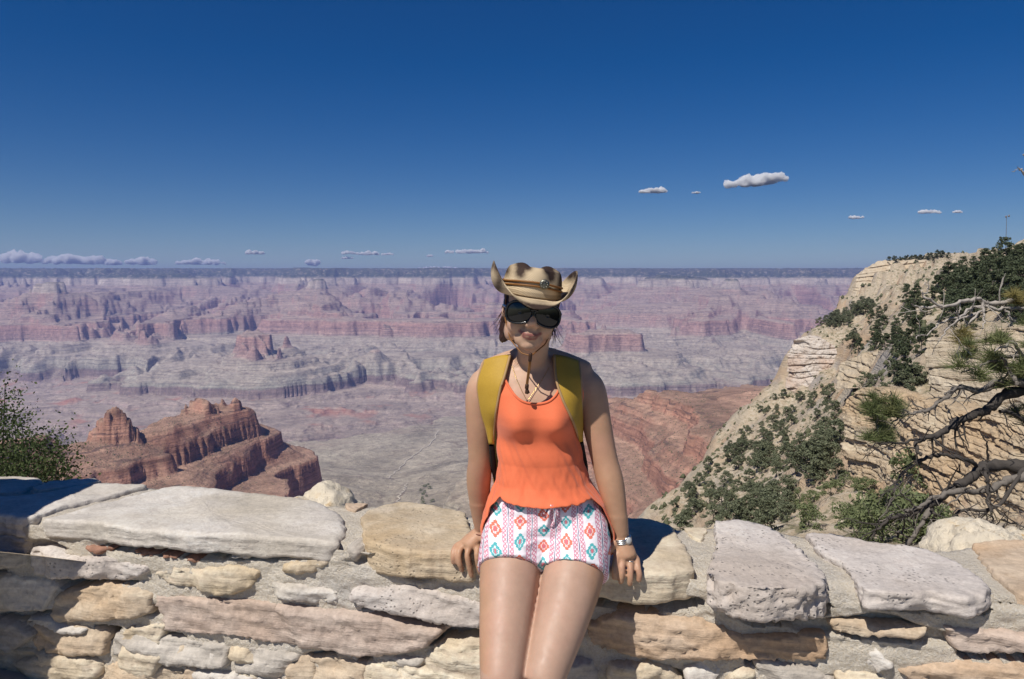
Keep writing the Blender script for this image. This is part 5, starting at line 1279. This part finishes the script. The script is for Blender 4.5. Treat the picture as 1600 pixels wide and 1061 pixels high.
# ---------------------------------------------------------------- sunglasses
sgl = empty('sunglasses', tuple(HP(0, -.09, .105))); tag(sgl, 'black sunglasses with large dark rounded lenses', 'sunglasses')
BLK = plain('black_acetate', (.008, .008, .009), .18, .6); 
bl = NB('dark_lens'); bl.base((.006, .006, .007)); bl.rough(.06); bl.sp(.55); LENS = bl.m
def lens_outline(s_, n=48, k=1.0):
    t = np.linspace(0, 2 * math.pi, n, endpoint=False); x = .036 * k * np.sign(np.cos(t)) * np.abs(np.cos(t)) ** .82; z = .030 * k * np.sign(np.sin(t)) * np.abs(np.sin(t)) ** .88
    z = z - .004 * s_ * 0 - .006 * (x / .036) * (1 if s_ < 0 else -1) * -1 * (z < 0) * .8
    return s_ * .039 + x, z + .104
for s_ in (-1, 1):
    rows = []
    for k in np.linspace(1, .02, 8):
        x, z = lens_outline(s_, 48, k); y = -.094 + .9 * (x) ** 2 * 3.2 - .003 * (1 - k ** 2); rows.append(np.stack([x, y, z], -1))
    P = np.concatenate(rows); W_ = np.array([HP(*q) for q in P]); lo = link('lens', mesh_np('lens', W_, grid_faces(8, 48, True)), LENS, sgl); q = lo.modifiers.new('s', 'SOLIDIFY'); q.thickness = .002
    x, z = lens_outline(s_, 48, 1.02); y = -.095 + .9 * x ** 2 * 3.2; P = np.array([HP(*q) for q in np.stack([x, y, z], -1)]); P = np.concatenate([P, P[:2]]); g = Geo(); g.add(*tube(P, np.full(50, .0036), 8)); link('rim', g.mesh('rim'), BLK, sgl)
    P = np.array([HP(s_ * .075, -.078, .112), HP(s_ * .081, -.04, .112), HP(s_ * .082, .0, .110), HP(s_ * .080, .03, .098)]); g = Geo(); g.add(*tube(P, np.array([.005, .0045, .003, .003]), 8)); link('temple', g.mesh('temple'), BLK, sgl)
g = Geo(); g.add(*tube(np.array([HP(-.010, -.098, .114), HP(0, -.100, .117), HP(.010, -.098, .114)]), np.array([.004, .0035, .004]), 8)); link('bridge', g.mesh('bridge'), BLK, sgl)

# ---------------------------------------------------------------- backpack
bp = empty('backpack', (.07, 2.72, .80)); tag(bp, 'mustard yellow backpack with tan edged shoulder straps', 'backpack')
b = NB('mustard_canvas'); p = b.pos(); c = b.mix(b.noise(p, 14, 5, .65), (.36, .215, .022), (.46, .285, .040)); c = b.mix(.3, c, b.ramp(b.noise(p, 300, 2), [(.3, .4), (.7, .6)]), 'OVERLAY'); b.base(c); b.rough(.62); b.sp(.3); b.bump(b.noise(p, 40, 4), .2, .004); MUST = b.m
TAN = plain('tan_piping', (.36, .225, .105), .7); DARK = plain('black_webbing', (.014, .013, .014), .8)
def strap(rowsP):
    """rows of (left px, right px, py or (pyl,pyr)) from shoulder down"""
    L = []; Rr = []
    for a, b_, y in rowsP:
        yl, yr = y if isinstance(y, tuple) else (y, y); L.append(on_torso(a, yl, .016)); Rr.append(on_torso(b_, yr, .016))
    L = np.array(L); Rr = np.array(Rr); n0 = len(L); tt_ = np.linspace(0, n0 - 1, 40)
    it = lambda P: np.stack([np.interp(tt_, np.arange(n0), P[:, k]) for k in range(3)], -1)
    def smooth(P):
        for _ in range(6): P[1:-1] = .25 * P[:-2] + .5 * P[1:-1] + .25 * P[2:]
        return P
    L, Rr = smooth(it(L)), smooth(it(Rr))
    # over the shoulder to the back
    def back(P): 
        t = np.linspace(0, 1, 12)[1:, None]; s = P[0]; return np.concatenate([(s + np.array([0, .22, -.09]) * t + np.array([0, 0, .014]) * np.sin(t * math.pi) )[::-1], P])
    L, Rr = back(L), back(Rr)
    k = np.linspace(0, 1, 13)[None, :, None]; mid = L[:, None] * (1 - k) + Rr[:, None] * k
    mid[..., 1] -= .008 * np.sin(k[..., 0] * math.pi); mid[..., 2] += .004 * np.sin(k[..., 0] * math.pi)
    n = len(L); me = mesh_np('shoulder_strap', mid.reshape(-1, 3), grid_faces(n, 13)); o = link('shoulder_strap', me, MUST, bp); q = o.modifiers.new('s', 'SOLIDIFY'); q.thickness = .011; q.offset = 0
    for P in (L, Rr):
        g = Geo(); g.add(*tube(P + np.array([0, -.004, .002]), np.full(n, .0042), 8)); link('piping', g.mesh('piping'), TAN, o)
    return L, Rr
strap([(757, 797, (564, 556)), (748, 788, 590), (746, 782, 606), (752, 775, 643), (760, 772, 668), (766, 770, 694)])
strap([(866, 904, (556, 566)), (868, 907, 590), (872, 908, 606), (880, 908.5, 628), (893, 909, 654), (900, 909, 672), (906, 908.5, 690)])
pk = Soup(); 
def rbox(c, h, e=.30, n=18):
    t = np.linspace(-math.pi / 2, math.pi / 2, n)[1:-1]; ph = np.linspace(0, 2 * math.pi, 32, endpoint=False); sp_ = lambda v: np.sign(v) * np.abs(v) ** e
    V = np.stack([sp_(np.cos(t))[:, None] * sp_(np.cos(ph)), sp_(np.cos(t))[:, None] * sp_(np.sin(ph)), sp_(np.sin(t))[:, None] + 0 * ph], -1).reshape(-1, 3); V = np.concatenate([V, [[0, 0, -1], [0, 0, 1]]]) * np.array(h) + np.array(c); m = (n - 2) * 32
    return V, [tuple(f) for f in grid_faces(n - 2, 32, True)] + [(m, (j + 1) % 32, j) for j in range(32)] + [(m + 1, m - 32 + j, m - 32 + (j + 1) % 32) for j in range(32)]
pk.add(*rbox((.075, 2.745, 1.06), (.145, .105, .225))); link('pack_body', pk.obj('pack_body'), MUST, bp)
pk = Soup(); pk.add(*rbox((.075, 2.860, 1.00), (.115, .035, .13))); link('front_pocket', pk.obj('front_pocket'), MUST, bp)
for s_, (x0, y0), (x1, y1) in ((-1, (768, 694), (779, 770)), (1, (907, 690), (918, 770))):
    g = Geo(); P = np.array([on_torso(x0, y0, .014), A3((x0 + x1) / 2 + s_ * 2, (y0 + y1) / 2, 2.55), A3(x1 - s_ * 2, y1, 2.66)]); tt_ = np.linspace(0, 2, 16); P = np.stack([np.interp(tt_, np.arange(3), P[:, k]) for k in range(3)], -1); g.add(*tube(P, np.full(16, .010), 8)); link('webbing', g.mesh('webbing'), DARK, bp)

# ---------------------------------------------------------------- watch, hair tie, ring, necklace
def ring_at(c, axis, r, rt, n=40, k=10, sq=(1, 1)):
    ax = np.asarray(axis, float); ax /= np.linalg.norm(ax); u_ = np.cross(ax, [0, 1, .2]); u_ /= np.linalg.norm(u_); v_ = np.cross(ax, u_)
    t = np.linspace(0, 2 * math.pi, n + 1); P = c + r * (np.cos(t)[:, None] * u_ * sq[0] + np.sin(t)[:, None] * v_ * sq[1]); return tube(P, np.full(n + 1, rt), k)
STEEL = plain('brushed_steel', (.55, .53, .50), .28, .5, 1.0)
wc = A3(971, 843, 2.478); wax = LA[-1] - LA[-2]; wt_ = empty('wristwatch', tuple(wc)); tag(wt_, 'silver metal wristwatch on the wrist next to the cream cap slab', 'watch')
for k in range(3):
    g = Geo(); g.add(*ring_at(wc + wax / np.linalg.norm(wax) * (k - 1) * .0058, wax, .0305, .0034)); link('bracelet', g.mesh('bracelet'), STEEL, wt_)
dn_ = np.array([.55, -.75, .15]); dn_ /= np.linalg.norm(dn_); dcn = wc + dn_ * .031
Mz = np.array(Vector(dn_).to_track_quat('Z', 'Y').to_matrix()); ds_ = Soup(); ds_.ball(dcn, np.array([.0145, .0145, .0055]), Mz, 24, 10); link('case', ds_.obj('case'), STEEL, wt_)
ds_ = Soup(); ds_.ball(dcn + dn_ * .0035, np.array([.0110, .0110, .0035]), Mz, 24, 10); link('dial', ds_.obj('dial'), plain('watch_dial', (.62, .60, .56), .15, .6), wt_)
g = Geo(); g.add(*ring_at(A3(753, 829, 2.647), RA[-1] - RA[-2], .0285, .0028)); ht = link('hair_tie', g.mesh('hair_tie'), plain('brown_elastic', (.16, .06, .04), .7)); tag(ht, 'thin brown hair tie around the wrist on the golden cap slab', 'hair tie')
g = Geo(); g.add(*ring_at(RING_AT, A3(985, 889, 2.432) - A3(985, 870, 2.46), .0108, .0022)); fr = link('finger_ring', g.mesh('finger_ring'), STEEL); tag(fr, 'silver ring on a finger of the hand below the wristwatch', 'ring')
g = Geo(); P = np.array([on_torso(x, y, .003) for x, y in [(800, 572), (806, 590), (815, 610), (824, 627), (834, 612), (848, 592), (858, 574)]]); tt_ = np.linspace(0, 6, 40); P = np.stack([np.interp(tt_, np.arange(7), P[:, k]) for k in range(3)], -1); g.add(*tube(P, np.full(40, .0009), 5))
nk = empty('necklace', tuple(P[20])); tag(nk, 'thin chain necklace with a small dark pendant', 'necklace'); link('chain', g.mesh('chain'), plain('gold_chain', (.55, .38, .15), .3, .5, 1.0), nk)
ps = Soup(); q = on_torso(823.5, 629, .006); ps.ball(q, (.004, .004, .008)); link('pendant', ps.obj('pendant'), plain('dark_stone_pendant', (.03, .03, .035), .2, .5), nk)
# ================================================================ the half-dead pine behind the right end of the wall
def wood(name, c1, c2):
    b = NB(name); p = b.pos(); b.base(b.mix(b.noise(b.mapping(p, (1, 1, 1)), 30, 6, .7), c1, c2)); b.rough(.85); b.sp(.2); b.bump(b.noise(p, 70, 5, .7), .7, .006); return b.m
W_DARK = wood('shaded_wood', (.030, .025, .022), (.105, .092, .082)); W_PALE = wood('weathered_wood', (.26, .225, .195), (.50, .45, .40)); W_MID = wood('grey_wood', (.10, .088, .078), (.25, .22, .19))  # shade on the trunk and lower limbs is painted into the darkest tone
pine = empty('pine_tree', tuple(at_z(1700, 960, -.2))); tag(pine, 'half dead pine with twisted bare branches reaching in from the right above the wall', 'tree')
def spline(P, n):
    P = np.asarray(P, float); m = len(P); tt = np.linspace(0, m - 1, n); e = np.concatenate([[2 * P[0] - P[1]], P, [2 * P[-1] - P[-2]]]); i = np.minimum(tt.astype(int), m - 2); f = (tt - i)[:, None]
    a, b, c, d = e[i], e[i + 1], e[i + 2], e[i + 3]; return .5 * (2 * b + (c - a) * f + (2 * a - 5 * b + 4 * c - d) * f ** 2 + (3 * b - a - 3 * c + d) * f ** 3)
rsb = np.random.RandomState(17)
TIPS = []
def branch(pts, r0, r1, Y0, Y1, mat, twigs=6, tw=.16):
    n = len(pts); Ys = np.linspace(Y0, Y1, n) + rsb.normal(0, .03, n); P = spline([A3(x, y, Y) for (x, y), Y in zip(pts, Ys)], n * 7)
    P = P + np.stack([fbm2(np.arange(len(P)) * .31, np.full(len(P), k * 7.7 + pts[0][0]), 2, 3) for k in range(3)], -1) * .012
    g = Geo(); rr_ = .8 * np.linspace(r0, r1, len(P)) * (1 + .12 * rsb.normal(size=len(P))); g.add(*tube(P, rr_, 8)); TIPS.append(P[-1])
    for k in range(twigs):
        i = rsb.randint(int(len(P) * .2), len(P) - 1); d = P[min(i + 1, len(P) - 1)] - P[i - 1]; d /= np.linalg.norm(d) + 1e-9
        q = d * .5 + rnd_dir(rsb, 1)[0] * np.array([1, .5, 1]) + np.array([0, 0, -.15]); q /= np.linalg.norm(q); L = tw * rsb.uniform(.4, 1.2)
        t = np.linspace(0, 1, 7)[:, None]; Q = P[i] + q * L * t + rnd_dir(rsb, 1)[0] * L * .35 * t ** 2 + rsb.normal(0, .006, (7, 3)) * t; ra = min(rr_[i] * .5, .009)
        g.add(*tube(Q, np.linspace(ra, .0018, 7), 5))
        if rsb.rand() < .6:
            j = 3; q2 = q + rnd_dir(rsb, 1)[0] * .9; Q2 = Q[j] + q2 / np.linalg.norm(q2) * L * .5 * t; g.add(*tube(Q2, np.linspace(ra * .6, .0014, 7), 4))
    me = g.mesh('branch'); return link('branch', me, mat, pine)
D_, P_, M_ = W_DARK, W_PALE, W_MID
branch([(1700,905),(1672,800),(1655,720),(1645,620),(1640,500),(1634,390),(1622,290)], .10, .03, 4.9, 4.7, D_, 4)
branch([(1660,722),(1600,727),(1545,730),(1528,737),(1511,752),(1494,762),(1472,776),(1447,791),(1422,803),(1398,808),(1378,820),(1361,842)], .052, .006, 4.8, 4.2, D_, 16, .2)
branch([(1660,735),(1594,745),(1565,757),(1533,767),(1496,769),(1467,776),(1440,788),(1415,800)], .036, .010, 4.7, 4.35, M_, 10, .2)
branch([(1528,730),(1508,718),(1472,711),(1452,713),(1432,722),(1408,740),(1398,757),(1394,776),(1383,791)], .018, .005, 4.6, 4.3, D_, 12)
branch([(1648,600),(1577,615),(1545,637),(1516,651),(1489,664),(1472,676),(1447,685),(1434,688),(1432,700),(1440,713)], .040, .009, 4.8, 4.3, D_, 14, .18)
branch([(1436,686),(1408,692),(1374,693),(1354,703)], .010, .003, 4.3, 4.2, D_, 9, .12)
branch([(1640,590),(1560,602),(1535,610),(1501,605),(1472,625),(1447,642),(1432,645),(1410,649),(1391,664)], .024, .005, 4.8, 4.3, M_, 14, .16)
branch([(1391,612),(1393,626),(1400,634),(1413,642),(1432,646)], .004, .009, 4.3, 4.35, M_, 5, .1)
branch([(1640,468),(1587,470),(1550,475),(1530,468),(1508,470),(1472,480),(1442,481),(1425,475)], .022, .006, 4.9, 4.5, P_, 7, .14)
branch([(1472,479),(1442,463),(1450,453),(1447,443)], .010, .003, 4.6, 4.55, P_, 2, .08)
branch([(1540,478),(1516,483),(1501,497),(1481,512),(1469,532)], .013, .004, 4.7, 4.5, P_, 6, .14)
branch([(1536,484),(1508,497),(1472,502),(1457,517),(1430,529)], .011, .003, 4.7, 4.5, P_, 6, .14)
branch([(1535,470),(1538,497),(1537,512)], .011, .004, 4.7, 4.65, P_, 3, .1)
branch([(1645,476),(1599,480),(1570,483),(1540,480)], .015, .009, 4.9, 4.7, P_, 4, .12)
branch([(1572,483),(1582,500),(1594,507)], .009, .004, 4.8, 4.7, P_, 2, .1)
branch([(1528,488),(1503,524),(1496,566)], .008, .003, 4.7, 4.6, P_, 4, .1)
branch([(1645,590),(1600,556),(1579,536),(1555,551)], .018, .006, 4.8, 4.5, P_, 5, .12)
branch([(1640,560),(1567,556),(1560,558),(1535,571),(1501,583)], .016, .005, 4.8, 4.5, M_, 6, .14)
branch([(1590,600),(1577,578),(1565,558)], .016, .009, 4.6, 4.55, M_, 3, .1)
branch([(1640,612),(1560,595),(1535,610),(1496,607),(1476,617)], .022, .006, 4.7, 4.4, M_, 6, .14)
branch([(1541,735),(1543,765),(1546,800)], .014, .009, 4.5, 4.4, D_, 4, .14)
branch([(1455,790),(1459,806),(1464,824)], .013, .005, 4.35, 4.3, D_, 3, .1)
branch([(1453,796),(1437,825),(1416,855),(1400,880)], .020, .016, 4.35, 4.3, M_, 6, .16)
branch([(1543,722),(1541,693),(1528,671)], .009, .003, 4.5, 4.45, D_, 3, .1)
branch([(1600,730),(1560,790),(1500,800),(1470,830)], .018, .006, 4.6, 4.4, D_, 12, .2)
branch([(1640,680),(1590,650),(1560,640)], .022, .012, 4.7, 4.6, D_, 6, .14)
branch([(1650,300),(1612,285),(1596,268),(1590,262)], .010, .003, 4.8, 4.6, P_, 3, .06)
branch([(1650,290),(1610,252),(1597,243)], .008, .003, 4.8, 4.6, P_, 2, .05)
for k in range(16):
    x = rsb.uniform(1370, 1590); y = rsb.uniform(790, 845)
    branch([(x, y), (x + rsb.uniform(-25, 25), y + rsb.uniform(-30, 10)), (x + rsb.uniform(-50, 50), y + rsb.uniform(-55, 20))], .007, .002, 4.4, 4.2, M_ if k % 2 else D_, 4, .12)
# needle tufts
def needles(name, spots, mat, parent, n=150, L=.075):
    Vs = []; 
    for c, sc in spots:
        d = rnd_dir(rsb, n); d[:, 2] = np.abs(d[:, 2]) * .9 - .25; d /= np.linalg.norm(d, axis=1, keepdims=True)
        b0 = c + rnd_dir(rsb, n) * .028 * sc * rsb.uniform(0, 1, (n, 1)); tip = b0 + d * L * sc * rsb.uniform(.6, 1.2, (n, 1)); sd = np.cross(d, rnd_dir(rsb, n)); sd /= np.linalg.norm(sd, axis=1, keepdims=True) + 1e-9; sd *= .0017 * sc
        Vs.append(np.stack([b0 - sd, b0 + sd, tip + sd * .3, tip - sd * .3], 1).reshape(-1, 3))
    V = np.concatenate(Vs); return link(name, mesh_np(name, V, np.arange(len(V)).reshape(-1, 4)), mat, parent, smooth=False)
N_G = leaf_mat('pine_needles', (.13, .16, .065), (.20, .225, .095), (.28, .28, .13), .35); N_Y = leaf_mat('yellow_needles', (.22, .19, .06), (.30, .25, .10), (.26, .20, .09), .3)
def blob(poly, n, Y0, Y1, s0=.8, s1=1.4):
    out = []; xs = [q[0] for q in poly]; ys = [q[1] for q in poly]
    while len(out) < n:
        x = rsb.uniform(min(xs), max(xs)); y = rsb.uniform(min(ys), max(ys))
        if in_poly(x, y, poly): out.append((A3(x, y, rsb.uniform(Y0, Y1)), rsb.uniform(s0, s1)))
    return out
needles('foliage', blob([(1492,545),(1520,525),(1560,510),(1640,490),(1640,610),(1580,600),(1530,600),(1500,585)], 34, 4.4, 4.9) + blob([(1555,610),(1640,590),(1640,665),(1590,660)], 10, 4.5, 4.9), N_G, pine)
needles('foliage', blob([(1355,618),(1376,612),(1384,640),(1360,645)], 7, 4.25, 4.4, .7, 1.1) + blob([(1380,628),(1402,626),(1404,648),(1384,650)], 8, 4.25, 4.4, .7, 1.1) + blob([(1346,655),(1390,655),(1388,690),(1356,688)], 14, 4.25, 4.4, .7, 1.1), N_G, pine)
needles('foliage', blob([(1496,515),(1512,512),(1514,540),(1500,545)], 5, 4.5, 4.6, .6, .9) + blob([(1575,462),(1600,456),(1620,470),(1590,480)], 8, 4.6, 4.8, .6, .9), N_Y, pine)
branch([(1372,695),(1372,668),(1368,640)], .008, .004, 4.3, 4.3, M_, 4, .1); branch([(1410,649),(1396,640),(1388,632)], .007, .004, 4.3, 4.3, M_, 3, .08)

# ================================================================ leafy bush at the left edge
bush = empty('leafy_bush', tuple(at_z(20, 900, -.6))); tag(bush, 'dark green leafy bush behind the left end of the wall', 'bush')
L_BUSH = leaf_mat('bush_leaves', (.045, .066, .024), (.080, .110, .040), (.14, .165, .065), .25)
g = Geo(); lv = Geo(); rs = np.random.RandomState(31)
base = at_z(20, 900, -.6); ends = []
for (x, y, Y) in [(8,600,4.9),(22,640,4.8),(2,650,4.7),(40,690,4.6),(70,682,4.6),(95,690,4.6),(60,715,4.5),(20,700,4.5),(90,725,4.5),(-20,620,4.8),(-40,660,4.7),(-60,600,4.8),(-20,700,4.5),(35,665,4.7),(50,730,4.4),(10,735,4.4),(-70,700,4.6),(110,738,4.5),(78,700,4.6),(28,720,4.5)]:
    e = A3(x, y, Y); mid = (np.array(base) + e) / 2 + rs.normal(0, .08, 3); P = spline([np.array(base) + rs.normal(0, .06, 3), mid, e], 14); g.add(*tube(P, np.linspace(.012, .002, 14), 5)); ends.append(P)
for P in ends:
    for q in P[8:]:
        n = 110; C = q + rs.normal(0, .060, (n, 3)); u = rnd_dir(rs, n); v = np.cross(u, rnd_dir(rs, n)); v /= np.linalg.norm(v, axis=1, keepdims=True); s_ = rs.uniform(.006, .0135, (n, 1)); lv.add(*quads(C, u * s_, v * s_ * .6))
link('stem', g.mesh('stem'), BARK, bush); link('foliage', lv.mesh('foliage'), L_BUSH, bush, smooth=False)

# ================================================================ platform trail and the green spring in the canyon
def canyon_hit(px, py):
    d = ray(px, py); k = np.geomspace(900, 9000, 2600) / d.y; X = d.x * k; Y = d.y * k; Z = CAMZ + d.z * k; H = canyon_height(X, Y); i = int(np.argmax(H > Z)); return np.array([X[i], Y[i], H[i]])
b = NB('trail_dust'); b.base((.50, .44, .36)); TR = b.m
def trail(pts):
    P = np.array([canyon_hit(x, y) for x, y in pts]); P = spline(P, 60); P[:, 2] = canyon_height(P[:, 0], P[:, 1]); P[:, 0] += 5 * np.sin(np.arange(60) * .9)
    t = np.gradient(P, axis=0); s = np.stack([t[:, 1], -t[:, 0], 0 * t[:, 0]], -1); s /= np.linalg.norm(s, axis=1, keepdims=True); L = P + s * 2.8; R__ = P - s * 2.8
    V = np.stack([L, R__], 1).reshape(-1, 3); V[:, 2] = canyon_height(V[:, 0], V[:, 1]) + 3.0
    o = link('trail', mesh_np('trail', V, grid_faces(60, 2)), TR); tag(o, kind='structure')
trail([(684,673),(676,690),(652,708),(632,724),(618,738),(606,748)]); trail([(634,757),(632,766),(624,776),(618,790)]); trail([(540,1),(541,2)]) if False else None
for k in range(11):
    x = 655 + 16 * rsb.rand() + k * .6; y = 758 + k * 3; q = canyon_hit(x, y)
    e = plant('shrub', tuple(q), rsb.uniform(7, 11), 1.3, rsb.uniform(0, 6), 'green cottonwood clump at the desert spring beyond the seated person', 'cottonwoods at the spring'); e.name = 'cottonwood_tree'; e['category'] = 'tree'

# ================================================================ antenna mast on the skyline
q, r_ = hill_hit(1567, 396); 
if q is None: q = at_y(1567, 396, 150)
mast = empty('antenna_mast', tuple(q)); tag(mast, 'thin antenna mast standing on the skyline at the upper right', 'mast')
tp = at_y(1573, 338, q.y); g = Geo(); g.add(*tube(np.array([tuple(q - Vector((0, 0, 1))), tuple(tp)]), np.array([.09, .05]), 8)); GM = plain('galvanised_metal', (.22, .21, .22), .5, .5, .6); link('pole', g.mesh('pole'), GM, mast)
for dx in (-.35, .35):
    s_ = Soup(); s_.ball(np.array(tp) + np.array([.2 + dx, 0, -.1 + .2 * (dx > 0)]), (.24, .2, .3)); link('antenna_head', s_.obj('antenna_head'), GM, mast)

# ================================================================ small clouds far beyond the rim
def cloud_mat(dens):
    m = bpy.data.materials.new('cloud_vapour'); m.use_nodes = True; t = m.node_tree; t.nodes.clear(); o = t.nodes.new('ShaderNodeOutputMaterial'); v = t.nodes.new('ShaderNodeVolumePrincipled')
    v.inputs['Color'].default_value = (1, 1, 1, 1); v.inputs['Density'].default_value = dens; v.inputs['Anisotropy'].default_value = -.5; t.links.new(v.outputs[0], o.inputs['Volume']); return m
def cloud(px, py, w_, h_, label, seed):
    D = 42000; c = np.array(at_y(px, py, D)); u = D / FPX; rs = np.random.RandomState(seed); s = Soup(); n = max(5, int(w_ / 5))
    for k in range(n):
        t = (k + .5) / n * 2 - 1; hh_ = (1 - t * t) ** .5; r = h_ * .5 * (.45 + .55 * hh_ * rs.uniform(.5, 1.2)); x = t * (w_ * .5 - r * .6) + rs.normal(0, w_ * .02)
        s.ball(np.array([x, rs.normal(0, h_ * .25), -h_ * .22 + r * .6 * rs.uniform(.5, 1.2)]), (r * rs.uniform(1.1, 1.7), r, r * rs.uniform(.7, 1.0)), None, 18, 12)
    me = fuse(s.obj('cloud'), max(.35, h_ * .07), 2, .5); q = np.zeros(len(me.vertices) * 3, np.float32); me.vertices.foreach_get('co', q); q = q.reshape(-1, 3).astype(float); nn = np.zeros(len(q) * 3, np.float32); me.vertices.foreach_get('normal', nn)
    q = q + nn.reshape(-1, 3) * (h_ * .24 * fbm3(q[:, 0] * 1.6 / h_, q[:, 1] * 1.6 / h_, q[:, 2] * 1.6 / h_, 4, seed, .6))[:, None]
    q[:, 2] = np.where(q[:, 2] < -h_ * .3, -h_ * .3 + (q[:, 2] + h_ * .3) * .4, q[:, 2]); tl_ = 0.10 * (seed == 1)
    q[:, 2] += q[:, 0] * tl_
    me.vertices.foreach_set('co', (q * u).astype(np.float32).ravel()); me.update(); me.materials.clear()
    o = link('cloud', me, cloud_mat(7.0 / (h_ * u))); o.location = tuple(c); tag(o, label, 'cloud')
CL = [(1182,283,92,20,'largest white cloud, high in the sky right of the hat'), (1019,298,42,11,'small white cloud just left of the largest cloud'), (1088,301,13,4,'wisp of cloud between the two higher clouds'), (1337,340,24,6,'flat little cloud above the right headland edge'), (1452,331,36,8,'flat little cloud above the middle of the right headland'), (1496,331,18,5,'faint wisp right beside the cloud over the headland'),
      (32,404,62,20,'leftmost cumulus on the horizon at the picture edge'), (120,407,96,17,'long cumulus on the horizon, second from the left edge'), (176,411,30,9,'little horizon cloud filling the gap after the long cumulus'), (222,409,48,14,'rounded horizon cumulus, fourth from the left edge'), (313,410,74,11,'flat horizon cumulus, last of the low row on the left'), (397,395,32,7,'thin cloud floating above the end of the low left row'), (490,411,20,13,'single small puff on the horizon left of the person'),
      (545,395,26,7,'left one of the close pair of small clouds left of the person'), (575,396,38,7,'right one of the close pair of small clouds left of the person'), (541,403,22,5,'tiny cloud just under the close pair'), (606,397,20,5,'tiny cloud right of the close pair'), (672,400,11,4,'tiniest wisp left of the cloud beside the hat'), (730,393,70,8,'long flat cloud nearest the hat on its left'), (684,419,62,6,'low cloud bank touching the rim left of the hat')]
for i, (x, y, w_, h_, lb) in enumerate(CL): cloud(x, y, w_, h_, lb, i + 1)
# ================================================================ the air over the canyon
hm = bpy.data.materials.new('haze_air'); hm.use_nodes = True; t = hm.node_tree; t.nodes.clear()
ho = t.nodes.new('ShaderNodeOutputMaterial'); pv = t.nodes.new('ShaderNodeVolumePrincipled')
pv.inputs['Color'].default_value = (.34, .46, .97, 1); pv.inputs['Density'].default_value = 4.2e-5; pv.inputs['Anisotropy'].default_value = 0.2
t.links.new(pv.outputs[0], ho.inputs['Volume'])
x0, x1, y0, y1, z0, z1 = -26000, 26000, -60, 27000, -1600, 520
hv = [(x0,y0,z0),(x1,y0,z0),(x1,y1,z0),(x0,y1,z0),(x0,y0,z1),(x1,y0,z1),(x1,y1,z1),(x0,y1,z1)]
hf = [(3,2,1,0),(4,5,6,7),(0,1,5,4),(1,2,6,5),(2,3,7,6),(3,0,4,7)]
haze = link('haze', mesh_np('haze', hv, hf), hm, smooth=False); tag(haze, kind='stuff')
